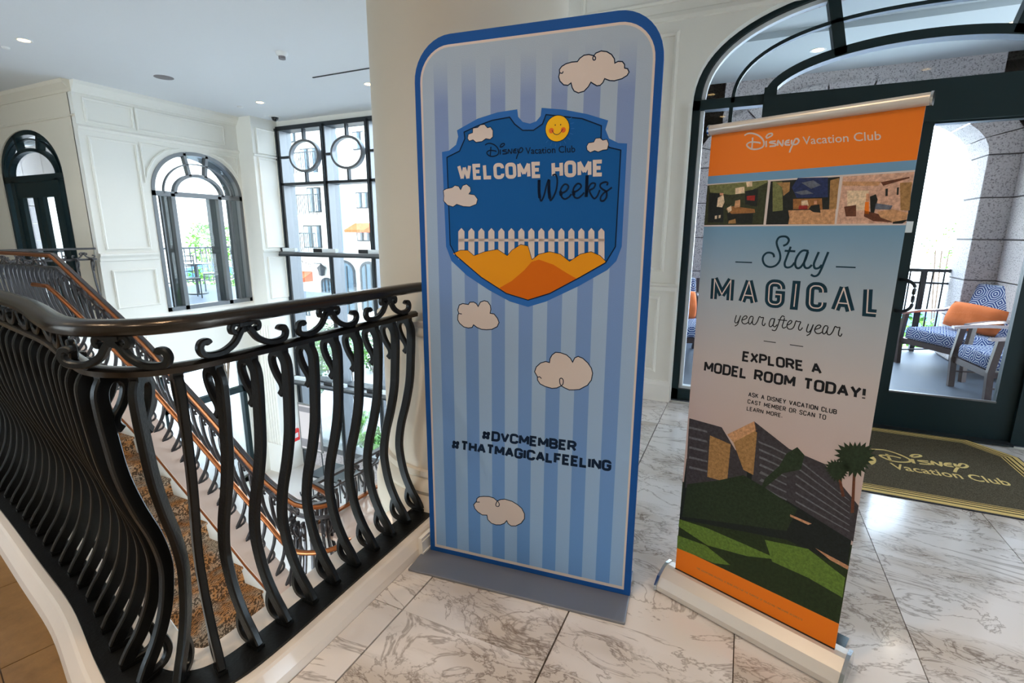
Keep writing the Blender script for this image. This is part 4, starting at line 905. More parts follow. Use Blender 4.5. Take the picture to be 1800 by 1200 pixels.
caps(roll, 'print_black', 'EXPLORE A', pr, (1306, 616.5), (1304, 634.5), (1443, 638.5), (1445, 658), .2, 2, .26)
caps(roll, 'print_black', 'MODEL ROOM TODAY!', pr, (1239, 634), (1237, 652.5), (1523, 681.5), (1521, 703), .2, 2, .27)
caps(roll, 'print_black', 'ASK A DISNEY VACATION CLUB', pr, (1316, 688.5), (1315.3, 696.5), (1471.5, 719.5), (1470.7, 728.3), .17, 2, .30)
caps(roll, 'print_black', 'CAST MEMBER OR SCAN TO', pr, (1314.6, 701.2), (1313.8, 708.6), (1452.5, 729), (1451.5, 738), .17, 2, .30)
caps(roll, 'print_black', 'LEARN MORE.', pr, (1313, 713.7), (1312.3, 721), (1375.5, 726.6), (1375, 734), .17, 2, .30)
# resort picture
CB = cropmap(pr, 1180, 730, 3.158); cbk = lambda m, pts, lay, name='photo_detail': flat(roll, name, m, [CB(*p) for p in pts], lay)
zof = [CB(35, 735), CB(910, 1140)]; zo = (zof[0][1]+zof[1][1])/2
zgl = (CB(45, 575)[1]+CB(975, 850)[1])/2
def rel_(fx, z): return (RW*fx, z)
flat(roll, 'footer_band', 'orange_band', [(0, .088), (RW, .088), (RW, zo), (0, zo)], 3)
flat(roll, 'photo_lawn', 'p_grassdark', [(0, zo), (RW, zo), (RW, zo+.30), (.5*RW, zo+.30), (0, zo+.30)], 1)
cbk('p_shadow', [(85, 240), (420, 300), (700, 330), (1020, 560), (975, 850), (640, 690), (45, 575)], 2)
cbk('p_bldg', [(100, 15), (280, 65), (355, 190), (420, 235), (420, 430), (78, 400)], 3); cbk('p_gold', [(215, 110), (330, 160), (310, 370), (200, 340)], 4)
cbk('p_bldg', [(470, 85), (655, 185), (850, 268), (1040, 500), (1010, 700), (640, 470), (440, 420)], 3); cbk('p_gold', [(345, 150), (478, 78), (455, 330), (400, 300)], 4); cbk('p_tan', [(310, 105), (460, 32), (478, 78), (345, 150)], 5)
cbk('p_bldg', [(460, 32), (655, 185), (650, 198), (470, 90)], 5)
for k in range(7):
    a = 110+k*42; cbk('p_window', [(490+k*4-8, a+30), (560, a+62), (640, a+102), (640, a+110), (560, a+72), (488, a+42)], 5)
    if k < 5: cbk('p_window', [(100, 60+k*55), (200, 85+k*55), (200, 95+k*55), (98, 72+k*55)], 5)
for k in range(6): cbk('p_window', [(690, 230+k*48), (990, 470+k*34), (990, 476+k*34), (690, 240+k*48)], 4)
cbk('p_leaf', [(640, 210), (700, 175), (740, 220), (720, 300), (620, 320), (520, 400), (470, 470), (520, 350), (600, 280)], 6); cbk('p_leaf', [(90, 380), (260, 360), (400, 330), (520, 400), (700, 520), (640, 640), (60, 560)], 6)
def palm(cx, cy, r, tx, ty):
    cbk('p_brown', [(cx-7, cy), (cx+7, cy), (tx+9, ty), (tx-9, ty)], 6, 'printed_palm')
    pts = []
    for i in range(44):
        a = 2*PI*i/44; rr = r*(1 if i % 2 else .72)*(1+.12*math.sin(3*a)); pts.append((cx+rr*math.cos(a)*1.05, cy-rr*.95*math.sin(a)))
    cbk('p_leaf', pts, 7, 'printed_palm')
palm(1020, 235, 108, 1005, 540); palm(925, 300, 70, 955, 450)
cbk('p_grass', [(45, 575), (200, 625), (420, 720), (600, 800), (420, 780), (200, 720), (40, 615)], 4); cbk('p_grass', [(35, 665), (190, 720), (330, 830), (240, 820), (32, 735)], 4); cbk('p_grass', [(520, 690), (760, 740), (965, 900), (950, 1010), (760, 900), (560, 810)], 4)
cbk('p_path', [(800, 735), (985, 835), (980, 855), (880, 800)], 5); cbk('p_path', [(660, 548), (780, 600), (760, 606), (660, 560)], 7)
caps(roll, 'p_gold', 'THIS ADVERTISING MATERIAL IS BEING USED FOR THE PURPOSE OF SOLICITING TIMESHARE INTERESTS', pr, (1225, 996), (1224, 999), (1410.5, 1087.5), (1410, 1090.5), .12, 5, .35, name='fine_print')

# ------------------------------------------------------------------ doormat
mt = empty('doormat', 'dark brown doormat with gold stripes and gold lettering before the glass door', 'mat', None, (.6, 3.95, 0))
mx0, mx1, my0, my1 = -.75, 1.22, -.64, .60
mb_ = MB().prism([(mx0, my0, .0), (mx1, my0, .0), (mx1, my1-.25, .0), (mx1-.22, my1, .0), (mx0+.22, my1, 0), (mx0, my1-.25, 0)], (0, 0, .005)).build('rubber_backing', 'mat_rubber', mt)
def oct_(d, z): return [(mx0+d, my0+d, z), (mx1-d, my0+d, z), (mx1-d, my1-.25-d*.4, z), (mx1-.22-d*.4, my1-d, z), (mx0+.22+d*.4, my1-d, z), (mx0+d, my1-.25-d*.4, z)]
MB().prism(oct_(.012, .005), (0, 0, .003)).build('gold_border', 'mat_gold', mt)
for i, d in enumerate((.045, .075, .098)):
    MB().sweep([Vector(p) for p in oct_(d, .0085)], [(-.004, 0), (.004, 0), (.004, .0008), (-.004, .0008)], closed=True).build('border_stripe', 'mat_black', mt)
MB().prism(oct_(.112, .0085), (0, 0, .001)).build('pile', 'mat_pile', mt)
MOX = Vector((.6, 3.95, 0))
def pmat(u, v): p = PG(u, v, .01)-MOX; return (p.x, p.y)
CMt = cropmap(pmat, 1500, 730, 6)
def mat_strokes(lines, wd, name):
    mb = MB()
    for ln in lines:
        pts = [(p.x, p.y) for p in cat(ln, 4)] if len(ln) > 2 else ln
        stroke_quads(mb, pts, wd, 0)
    me = bpy.data.meshes.new(name); me.from_pydata([(x, z, .0102) for x, y, z in mb.v], [], mb.f); return link(name, me, 'mat_gold', mt)
Dm = [[(192, 356), (320, 363), (440, 395), (540, 435), (600, 470), (580, 490), (480, 490), (380, 470), (290, 430), (300, 418), (420, 430), (500, 450)], [(350, 405), (400, 485)]]
aff = lambda x, y: (640+(x-325)*1.46+(y-265)*.25, 505+(x-325)*.18+(y-265)*.62)
mat_strokes([[CMt(*p) for p in l] for l in Dm]+[[CMt(*aff(*p)) for p in l] for l in LOGO[2:]], .017, 'logo_lettering')
mat_strokes([[CMt(*p) for p in [(175, 425), (205, 455), (200, 490), (165, 510)]]], .035, 'emblem_arc')
def mat_sans(txt, TL, BL, BR):
    cu = bpy.data.curves.new('t', 'FONT'); cu.body = txt; cu.size = 1; cu.offset = .012; cu.resolution_u = 3
    o = bpy.data.objects.new('t', cu); C.objects.link(o); dg = bpy.context.evaluated_depsgraph_get(); me = bpy.data.meshes.new_from_object(o.evaluated_get(dg)); bpy.data.objects.remove(o)
    xs = [v.co.x for v in me.vertices]; x0_, x1_ = min(xs), max(xs); tl, bl, br = (Vector(CMt(*p)) for p in (TL, BL, BR))
    for v in me.vertices: p = bl+(br-bl)*((v.co.x-x0_)/(x1_-x0_))+(tl-bl)*(v.co.y/.7); v.co = (p.x, p.y, .0102)
    return link('lettering', me, 'mat_gold', mt)
mat_sans('Vacation Club', (380, 498), (425, 562), (1680, 745))

# ------------------------------------------------------------------ iron railings
def prof_rect(w_, h_, c=.25):
    a, b = w_/2, h_/2; r = min(a, b)*c*2
    return [(-a+r, -b), (a-r, -b), (a, -b+r), (a, b-r), (a-r, b), (-a+r, b), (-a, b-r), (-a, -b+r)]
HAND = [(-.030, -.016), (-.020, -.022), (.020, -.022), (.030, -.016), (.034, .0), (.030, .010), (.016, .020), (-.016, .020), (-.030, .010), (-.034, 0)]
# baluster in local frame: +x towards the void, z up, thickness along y
def baluster_mesh(name, hs=1.0, thick=.024, wd=.040, seg=4, m='iron', loops=True):
    pts = [(.0, .010), (.022, .05), (.058, .105), (.095, .19), (.115, .285), (.118, .36), (.10, .46), (.066, .57), (.038, .69), (.026, .81), (.020, .90), (.022, .955), (.045, .990), (.075, .990)]
    path = [Vector((p.x, 0, p.y*hs)) for p in cat([(a, b) for a, b in pts], seg)]
    mb = MB(); mb.sweep(path, prof_rect(thick, wd, .18), side=(0, 1, 0))
    if loops:
        t = [(.070, .985), (.088, .965), (.086, .935), (.070, .90), (.050, .872), (.047, .85), (.060, .832)]
        mb.sweep([Vector((p.x, 0, p.y*hs)) for p in cat(t, max(2, seg-1))], prof_rect(thick*.9, wd*.62, .18), side=(0, 1, 0))
        b = [(.0, .014), (.03, .012), (.068, .020), (.086, .05), (.082, .088), (.072, .118), (.076, .146), (.090, .160)]
        mb.sweep([Vector((p.x, 0, p.y*hs)) for p in cat(b, max(2, seg-1))], prof_rect(thick*.9, wd*.55, .18), side=(0, 1, 0))
        mb.box(-.018, .04, -thick*.6, thick*.6, 0, .012); mb.box(.02, .07, -thick*.55, thick*.55, .985*hs, 1.012*hs)
    me = mb.mesh(name, True); me.materials.append(M[m]); return me
def scroll_mesh(name, m='iron', sc=1.0, thick=.022, seg=4):
    """pair of scrolls under the hand rail; local x along the rail"""
    mb = MB()
    for s_ in (-1, 1):
        t = [(.0, .078), (.018, .060), (.040, .030), (.075, .010), (.110, .006), (.138, .012), (.148, .030), (.142, .047), (.126, .050), (.120, .043)]
        mb.sweep([Vector((p.x*s_*sc, 0, p.y*sc)) for p in cat(t, seg)], prof_rect(thick, .020*sc, .2), side=(0, 1, 0))
        t = [(.0, .060), (.012, .080), (.034, .088), (.046, .078), (.044, .064), (.034, .062)]
        mb.sweep([Vector((p.x*s_*sc, 0, p.y*sc)) for p in cat(t, seg)], prof_rect(thick, .017*sc, .2), side=(0, 1, 0))
    mb.box(-.024*sc, .024*sc, -thick*.6, thick*.6, .078*sc, .100*sc)
    me = mb.mesh(name, True); me.materials.append(M[m]); return me
def along(path, s):
    acc = 0
    for a, b in zip(path[:-1], path[1:]):
        L = (b-a).length
        if acc+L >= s: t = (s-acc)/L; return a+(b-a)*t, (b-a).normalized()
        acc += L
    return path[-1], (path[-1]-path[-2]).normalized()
def plen(path): return sum((b-a).length for a, b in zip(path[:-1], path[1:]))
bal_near = baluster_mesh('baluster', 1.0); scr_near = scroll_mesh('scroll')
nr_ = empty('stair_opening_railing', 'near black wrought iron railing curving round the stair opening', 'railing', None, (-1.4, .72, .075))
O = Vector((-1.4, .72, .075))
PH = [p+Vector((0, 0, 1.235))-O for p in offset(CP0, -.012)]; PH[0] = PH[0]+Vector((.01, 0, 0))
PSb = [p+Vector((0, 0, 1.103))-O for p in offset(CP0, .03)]
PBs = [p+Vector((0, 0, .079))-O for p in offset(CP0, .0)]
MB().sweep(PH[::-1], HAND).build('hand_rail', 'iron_rail', nr_, True)
MB().sweep(PSb[::-1], [(-.022, -.012), (.022, -.012), (.024, .004), (.012, .013), (-.012, .013), (-.024, .004)]).build('sub_rail', 'iron_rail', nr_, True)
MB().sweep(PBs[::-1], [(-.060, -.004), (.060, -.004), (.060, .006), (-.060, .006)]).build('base_plate', 'iron', nr_)
s0 = 0.045; L = plen(CP0)
def rail_rot(t): # local +x to void
    nrm_ = Vector((t.y, -t.x, 0)); return math.atan2(nrm_.y, nrm_.x)
s = s0; k = 0
while s < L-.1:
    p, t = along(CP0, s); link('baluster', bal_near, None, nr_, (p.x-O.x, p.y-O.y, .088-O.z)).rotation_euler = (0, 0, rail_rot(t)); s += .1195; k += 1
s = .20
while s < L-.1:
    p, t = along(offset(CP0, .02), s); a = math.atan2(t.y, t.x); o = link('scroll', scr_near, None, nr_, (p.x-O.x, p.y-O.y, 1.117-O.z)); o.rotation_euler = (0, 0, a); s += .352
# ---- stair geometry
ZR = [(-9.5, 1.235), (-6.55, 1.235), (-5.98, .912), (-5.45, .609), (-5.09, .387), (-4.73, .121), (-4.28, -.202), (-3.87, -.53), (-3.6, -.705), (-3.35, -.80), (-3.1, -.82)]
def zr(x):
    for (a, za), (b, zb_) in zip(ZR[:-1], ZR[1:]):
        if a <= x <= b: return za+(zb_-za)*(x-a)/(b-a)
    return ZR[-1][1] if x > 0 or x > ZR[-1][0] else ZR[0][1]
YS1 = 2.63
def near_y(u, v):
    best = None
    for i in range(400):
        yy = .6+i*.006; p = PY(u, v, yy); e = abs(p.z-(zr(p.x)-1.02))
        if best is None or e < best[0]: best = (e, p.copy())
    return best[1]
q0, q1 = near_y(272, 1078), near_y(329, 1166)
YS0 = max(1.0, min(1.7, (q0.y+q1.y)/2))
st_ = empty('staircase', 'carpeted staircase descending to the right between white stringers', 'stairs', None, (-5, (YS0+YS1)/2, 0))
SO = Vector((-5, (YS0+YS1)/2, 0))
ris = .17; z = 0; x = -6.42; xs_ = []
def inv(zt):  # x where the tread level zt lies under the rail
    lo, hi = -6.55, -3.36
    for _ in range(40):
        mid_ = (lo+hi)/2
        if zr(mid_)-1.07 > zt: lo = mid_
        else: hi = mid_
    return lo
treads = []; z = -ris; xp = inv(0)
while z > -1.9:
    xn = inv(z) if z > -1.82 else xp+.27; treads.append((xp, xn, z)); xp = xn; z -= ris
ZL = z+ris*0
for a, b, zt in treads:
    mb = MB().prism([(a-SO.x-.0, YS0-SO.y, zt-.20), (b-SO.x+.03, YS0-SO.y, zt-.20), (b-SO.x+.0, YS0-SO.y, zt-.03), (b-SO.x+.025, YS0-SO.y, zt-.02), (b-SO.x+.025, YS0-SO.y, zt), (a-SO.x, YS0-SO.y, zt)], (0, YS1-YS0, 0))
    mb.build('step', 'animal_carpet', st_)
ZLAND = -1.93
MB().box(treads[-1][1]-SO.x, -2.02-SO.x, .7-SO.y, 2.9-SO.y, ZLAND-.2, ZLAND).build('landing', 'animal_carpet', st_)
def stringer(y0, y1, name='stringer', m='plaster'):
    top = []; n = 40
    for i in range(n+1): xx = -6.6+(3.4)*i/n; top.append((xx, zr(min(xx, -3.2))-.97))
    bot = [(xx, zz-.42) for xx, zz in reversed(top)]
    P = [Vector((a-SO.x, y0-SO.y, b)) for a, b in top+bot]; return MB().prism(P, (0, y1-y0, 0)).build(name, m, st_)
stringer(YS1, 2.84); stringer(YS0-.12, YS0)
def capstr(y0, y1):
    pth = [Vector((-6.6+3.4*i/40-SO.x, (y0+y1)/2-SO.y, zr(min(-6.6+3.4*i/40, -3.2))-.962)) for i in range(41)]
    return MB().sweep(pth, [(-(y1-y0)/2, 0), ((y1-y0)/2, 0), ((y1-y0)/2, .015), (-(y1-y0)/2, .015)]).build('stringer_cap', 'pink_marble', st_)
capstr(YS1-.01, 2.86); capstr(YS0-.13, YS0+.01)
MB().sweep([Vector((-6.6+3.4*i/40-SO.x, YS1-.012-SO.y, zr(min(-6.6+3.4*i/40, -3.2))-.975)) for i in range(41)], [(-.008, -.008), (.008, -.008), (.008, .008), (-.008, .008)]).build('copper_strip', 'copper', st_)
# ---- far stair rail
YR = 2.76
fr = empty('stair_handrail', 'far copper topped iron stair railing running down the stairs', 'railing', None, (-6.5, YR, 0)); FO = Vector((-6.5, YR, 0))
hp = cat([(-9.4, YR+.12, 1.235), (-7.95, YR+.10, 1.235), (-7.0, YR+.03, 1.235), (-6.57, YR, 1.235)], 4)+[Vector((x_, YR, zr(x_))) for x_ in [-6.5+.15*i for i in range(23)]]
hp = [p for p in hp if p.x < -3.4]+cat([(-3.32, YR, -.80), (-3.18, YR+.03, -.81), (-3.10, YR+.14, -.82), (-3.2, YR+.26, -.82), (-3.42, YR+.30, -.80)], 5)
hpl = [p-FO for p in hp]
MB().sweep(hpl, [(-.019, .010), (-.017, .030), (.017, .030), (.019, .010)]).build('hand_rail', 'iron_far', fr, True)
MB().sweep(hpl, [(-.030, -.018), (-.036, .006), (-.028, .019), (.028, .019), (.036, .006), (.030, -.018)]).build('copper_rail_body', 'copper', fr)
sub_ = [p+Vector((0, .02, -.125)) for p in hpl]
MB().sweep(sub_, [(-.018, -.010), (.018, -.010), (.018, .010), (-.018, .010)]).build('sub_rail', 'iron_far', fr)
ada = [Vector((-6.85, YR-.09, .93)), Vector((-6.56, YR-.09, .925))]+[Vector((x_, YR-.09, zr(x_)-.30)) for x_ in [-6.4+.2*i for i in range(15)]]
ada += cat([(-3.42, YR-.1, -1.13), (-3.25, YR-.13, -1.16), (-3.08, YR-.08, -1.16), (-2.96, YR+.04, -1.16), (-2.93, YR+.2, -1.16)], 4)
MB().tube([p-FO for p in ada], .022, 8).build('lower_hand_rail', 'copper', fr, 'all')
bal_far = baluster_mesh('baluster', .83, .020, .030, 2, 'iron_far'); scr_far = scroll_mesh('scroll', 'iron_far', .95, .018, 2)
xx = -9.3
while xx < -3.32:
    flatz = xx < -6.55; z0_ = (zr(xx)-.955) if not flatz else .075
    yy = YR+(.1 if xx < -7.9 else .1*max(0, (-6.57-xx)/1.3)) if flatz else YR
    o = link('baluster', bal_far, None, fr, (xx-FO.x, yy-FO.y, z0_+(0 if not flatz else 0))); o.rotation_euler = (0, 0, PI/2)
    o.scale = (1, 1, 1.0 if not flatz else 1.22); xx += .12
xx = -9.1
while xx < -3.4:
    if abs(xx+6.6) > .1:
        sl = math.atan2(zr(xx+.1)-zr(xx-.1), .2); o = link('scroll', scr_far, None, fr, (xx-FO.x, .02, zr(xx)-.118)); o.rotation_euler = (0, -sl, 0)
    xx += .352
# curled newel cage at the foot of the stair
for i in range(14):
    a = -2.2+i*.32; cx_, cy_ = -3.30, YR+.15; r_ = .14
    o = link('baluster', bal_far, None, fr, (cx_+r_*math.cos(a)-FO.x, cy_+r_*math.sin(a)-FO.y, -1.90)); o.rotation_euler = (0, 0, a); o.scale = (.8, 1, 1.12)
# ---- landing rail running back
lr = empty('landing_railing', 'iron railing of the lower landing running back toward the tall window', 'railing', None, (-3.35, 3.1, ZLAND)); LO = Vector((-3.35, 3.1, ZLAND))
lp = [Vector((-3.45, 2.98, -.80)), Vector((-3.40, 3.6, -.80)), Vector((-3.36, 4.4, -.80)), Vector((-3.3, 5.4, -.80))]
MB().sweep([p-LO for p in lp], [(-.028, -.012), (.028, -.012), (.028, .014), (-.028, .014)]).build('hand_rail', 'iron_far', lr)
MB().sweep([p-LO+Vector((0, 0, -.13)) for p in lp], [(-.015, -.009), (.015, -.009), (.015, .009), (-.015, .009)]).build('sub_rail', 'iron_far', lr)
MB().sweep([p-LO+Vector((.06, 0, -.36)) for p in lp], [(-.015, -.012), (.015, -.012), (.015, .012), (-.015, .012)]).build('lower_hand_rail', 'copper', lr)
yy = 3.05
while yy < 5.3:
    o = link('baluster', bal_far, None, lr, (-3.38-LO.x, yy-LO.y, -1.93-LO.z)); o.rotation_euler = (0, 0, PI); o.scale = (1, 1, 1.16); yy += .13
yy = 3.2
while yy < 5.3:
    o = link('scroll', scr_far, None, lr, (-3.38-LO.x, yy-LO.y, -.915-LO.z)); o.rotation_euler = (0, 0, PI/2); yy += .36
# parapet and landing slab
struct('floor_landing', MB().box(-3.5, -1.65, 2.9, 5.6, ZLAND-.25, ZLAND-.001), 'pink_marble')
par = struct('parapet', MB().box(-3.40, -2.05, 2.98, 4.22, ZLAND, -1.22), 'lower_marble')
MB().box(-3.43, -2.05, 2.95, 4.25, -1.22, -1.19).build('parapet_cap', 'pink_marble', par)
# ---- far-far guard rail by the arched door
gg = empty('balcony_guard_rail', 'thin iron guard rail beside the far left arched door', 'railing', None, (-8.83, 3.6, .07)); GO = Vector((-8.83, 3.6, .07))
for z_, r_ in ((1.235, .022), (1.08, .014)): MB().sweep([Vector((-8.83, 2.98, z_))-GO, Vector((-8.83, 4.24, z_))-GO], [(-r_, -.014), (r_, -.014), (r_, .014), (-r_, .014)]).build('rail', 'iron_far', gg)
yy = 3.02
while yy < 4.25: o = link('baluster', bal_far, None, gg, (0, yy-GO.y, 0)); o.rotation_euler = (0, 0, 0); o.scale = (1, 1, 1.22); yy += .19
yy = 3.0
while yy < 4.2: o = link('scroll', scr_far, None, gg, (0, yy-GO.y, 1.02)); o.rotation_euler = (0, 0, PI/2); yy += .36

# ------------------------------------------------------------------ tall window wall (y = 7.47)
tw2 = tag(bpy.data.objects.new('window_2', None), kind='structure'); C.objects.link(tw2)
WY = 7.47
def wb_(x0, x1, z0, z1, name='mullion', m='frame_steel', y0=WY-.06, y1=WY+.22): return MB().box(x0, x1, y0, y1, z0, z1).build(name, m, tw2)
cols = [-8.5, -7.28, -6.24, -5.16, -4.2, -3.25, -2.3]  # the bays hidden behind the round column are added to admit more daylight
for i, cx_ in enumerate(cols):
    w0 = .0 if i == 0 else -.0; wb_(cx_-.035+(.035 if i == 0 else 0), cx_+.035+(.06 if i == 0 else 0), -3.55, 3.44, 'mullion', 'frame_steel'); wb_(cx_-.04+(.04 if i == 0 else 0), cx_-.0+(.04 if i == 0 else 0), -3.55, 3.44, 'mullion_face', 'frame_dark', WY-.10, WY-.06)
wb_(-8.5, -2.3, 3.40, 3.48, 'head', 'frame_dark'); wb_(-8.5, -2.3, 2.385, 2.435, 'transom', 'frame_dark'); wb_(-8.5, -2.3, -1.66, -1.55, 'transom', 'frame_dark'); wb_(-8.5, -2.3, -3.15, -3.03, 'sill', 'frame_steel')
struct('wall_lower_window', MB().box(-8.5, -2.3, WY-.02, WY+.25, -3.6, -3.15), 'rough_stone')
struct('wall_window_head', MB().box(-9, -2.3, WY-.02, WY+.25, 3.47, 3.6), 'plaster')
for a, b in zip(cols[:-1], cols[1:]):
    cx_ = (a+b)/2+.02 if a > -8 else (a+b)/2+.10; cz = 2.91; rr = .27 if a > -8 else .275
    rrx = rr*1.32
    MB().sweep([(cx_+rrx*math.cos(2*PI*i/40), WY-.05, cz+rr*math.sin(2*PI*i/40)) for i in range(40)], [(-.03, -.022), (.05, -.022), (.05, .022), (-.03, .022)], side=(0, 1, 0), closed=True).build('ring', 'frame_steel', tw2, True)
    wb_(cx_-.018, cx_+.018, cz+rr, 3.42, 'glazing_bar', 'frame_dark', WY-.07, WY); wb_(cx_-.018, cx_+.018, 2.42, cz-rr, 'glazing_bar', 'frame_dark', WY-.07, WY); wb_(a+.03, cx_-rrx, cz-.02, cz+.02, 'glazing_bar', 'frame_dark', WY-.07, WY)
    for z0, z1 in ((2.42, 3.42), (1.10, 2.40), (-1.56, 1.06), (-3.04, -1.65)): MB().box(a+.03, b-.03, WY+.10, WY+.106, z0, z1).build('pane', 'glass', tw2)
# ledge with little black plates
for z_, nm in ((1.06, 0), (-1.62, 1)):
    wb_(-8.80, -2.3, z_, z_+.045, 'ledge', 'frame_steel', WY-.24, WY+.1); wb_(-8.80, -2.3, z_-.035, z_, 'ledge_edge', 'frame_dark', WY-.25, WY-.20)
    for xq in (-8.56, -7.50, -6.38): wb_(xq-.11, xq+.11, z_+.05, z_+.12, 'bracket', 'slot_black', WY-.20, WY-.12); wb_(xq+.11, xq+.45, z_+.05, z_+.12, 'bracket', 'frame_reveal', WY-.19, WY-.12)
# ------------------------------------------------------------------ arched window in the left wall
w1 = tag(bpy.data.objects.new('window_3', None), kind='structure'); C.objects.link(w1)
def xsweep(path, wd, d, name, m, closed=False, x=WX+.01, par_=w1): return MB().sweep([(x, a, z) for a, z in path], [(0, -wd/2), (-d, -wd/2), (-d, wd/2), (0, wd/2)], side=(1, 0, 0), closed=closed).build(name, m, par_)
cy_ = (wy0+wy1)/2; ha = (wy1-wy0)/2
op = [(wy0+.03, wsill)]+arcp(cy_, wsp, -(ha-.03), wtop-wsp-.03, 0, PI, 30, 2.1)+[(wy1-.03, wsill)]
xsweep(op, .06, .10, 'frame', 'frame_steel'); xsweep(op, .06, .30, 'reveal', 'frame_green', x=WX-.09)
def xb(y0, y1, z0, z1, name, m='frame_steel', d0=.01, d1=-.08): return MB().box(WX+d0, WX+d1, y0, y1, z0, z1).build(name, m, w1)
xb(wy0, wy1, wsp-.05, wsp+.03, 'transom'); xb(wy0, wy1, wsill, wsill+.07, 'sill')
for y_ in (5.50, 6.34): xb(y_, y_+.07, wsill, wsp, 'post'); xb(y_, y_+.07, wsill, wsp, 'post_side', 'frame_green', -.08, -.34)
for y_ in (5.32, 6.58): xb(y_, y_+.022, wsill, wsp, 'glazing_bar', 'frame_steel', 0, -.05)
xsweep([(cy_-.43*math.cos(t), wsp+.33*math.sin(t)) for t in [PI*i/24 for i in range(25)]], .05, .09, 'inner_arch', 'frame_steel')
xsweep([(cy_-.62*math.cos(t), wsp+.52*math.sin(t)) for t in [PI*i/24 for i in range(25)]], .018, .05, 'glazing_arc', 'frame_steel')
for s_ in (-1, 1): xsweep([(cy_+s_*.14, wsp+.31), (cy_+s_*.20, wtop-.04)], .05, .09, 'radial_bar', 'frame_steel')
gp = [Vector((WX-.05, a, z)) for a, z in op]; MB().prism(gp, (-.006, 0, 0)).build('pane', 'glass', w1)
# lower glazed door in the left wall
d3 = tag(bpy.data.objects.new('door_3', None), kind='structure'); C.objects.link(d3)
for y0, y1, z0, z1 in ((4.9, 4.98, -3.55, -.95), (6.44, 6.52, -3.55, -.95), (5.98, 6.06, -3.55, -.95), (4.9, 6.52, -1.66, -1.54), (4.9, 6.52, -1.0, -.93)): MB().box(WX-.05, WX-.15, y0, y1, z0, z1).build('frame', 'frame_green', d3)
MB().box(WX-.10, WX-.106, 4.95, 6.5, -3.5, -.97).build('pane', 'glass', d3)
# door 4: arched door far left
d4 = tag(bpy.data.objects.new('door_4', None), kind='structure'); C.objects.link(d4)
def ys(path, wd, d, name, m='frame_green', y=4.33, par_=d4): return MB().sweep([(x_, y, z_) for x_, z_ in path], [(0, -wd/2), (d, -wd/2), (d, wd/2), (0, wd/2)], side=(0, 1, 0)).build(name, m, par_)
def dbx(x0, x1, z0, z1, name='rail', y0=4.33, y1=4.42, m='frame_green'): return MB().box(x0, x1, y0, y1, z0, z1).build(name, m, d4)
ys([(dcx-dw+.03, 0)]+arcp(dcx, 2.33, -(dw-.03), .67, 0, PI, 24, 2.1)+[(dcx+dw-.03, 0)], .08, .12, 'frame')
ys([(dcx-.72*math.cos(t), 2.36+.38*math.sin(t)) for t in [PI*i/20 for i in range(21)]], .05, .08, 'inner_arch'); ys([(dcx-.84*math.cos(t), 2.36+.54*math.sin(t)) for t in [PI*i/20 for i in range(21)]], .02, .05, 'glazing_arc')
for s_ in (-1, 1): ys([(dcx+s_*.28, 2.70), (dcx+s_*.36, 2.98)], .06, .1, 'radial_bar')
dbx(dcx-dw, dcx+dw, 2.26, 2.36, 'transom'); dbx(dcx-.72, dcx+.72, 2.02, 2.26, 'door_header', 4.34, 4.44)
for x_ in (dcx-.74, dcx+.62): dbx(x_, x_+.12, 0, 2.3, 'post')
for x0_, x1_ in ((dcx-.62, dcx-.02), (dcx+.02, dcx+.62)):
    dbx(x0_, x0_+.13, 0, 2.05, 'stile', 4.35, 4.41); dbx(x1_-.13, x1_, 0, 2.05, 'stile', 4.35, 4.41); dbx(x0_, x1_, 0, .3, 'bottom_rail', 4.35, 4.41)
MB().box(dcx-dw+.05, dcx+dw-.05, 4.385, 4.39, .05, 2.9).build('pane', 'glass', d4)

# ------------------------------------------------------------------ outside, behind the left door and window
struct('terrace_left_floor', MB().box(-14.5, -9.02, 4.43, 9.5, -.3, -.01), 'terrace_concrete')
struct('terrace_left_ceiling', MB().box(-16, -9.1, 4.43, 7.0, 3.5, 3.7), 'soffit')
pl2 = empty('stone_pillar', 'grey stone wall pier standing outside behind the far left arched door', 'pillar', None, (-16.6, 6.5, 0))
for i in range(8):
    for a, b in ((-1.1, -.35), (-.35, .35)) if i % 2 else ((-1.1, .0), (.0, .35)): o = MB().box(a+.006, b-.006, -.3, .3, .42*i+.006, .42*(i+1)-.006).build('stone_block', 'rough_stone', pl2); bevel(o, .008, 1)
for i in range(4): o = MB().box(.35+.9*i+.006, 1.25+.9*i-.006, -.3, .3, 2.66, 3.36).build('stone_block', 'rough_stone', pl2); bevel(o, .008, 1)
br = empty('balcony_railing', 'dark balcony railing outside the arched window', 'railing', None, (-14.2, 8.5, 0))
MB().box(-.03, .03, -4, 3.5, 1.02, 1.07).build('top_rail', 'frame_dark', br); MB().box(-.015, .015, -4, 3.5, .1, .13).build('bottom_rail', 'frame_dark', br)
pk2 = MB().box(-.012, .012, -.012, .012, .1, 1.03).mesh('picket'); pk2.materials.append(M['frame_dark'])
for i in range(48): link('picket', pk2, None, br, (0, -3.9+i*.155, 0))
def cafe_table(label, loc):
    t = empty('cafe_table', label, 'table', None, loc); MB().rod((0, 0, .72), (0, 0, .745), .35, 20).build('table_top', 'frame_dark', t); MB().rod((0, 0, .02), (0, 0, .72), .03).build('pedestal', 'frame_dark', t); MB().rod((0, 0, 0), (0, 0, .025), .22, 16).build('base', 'frame_dark', t)
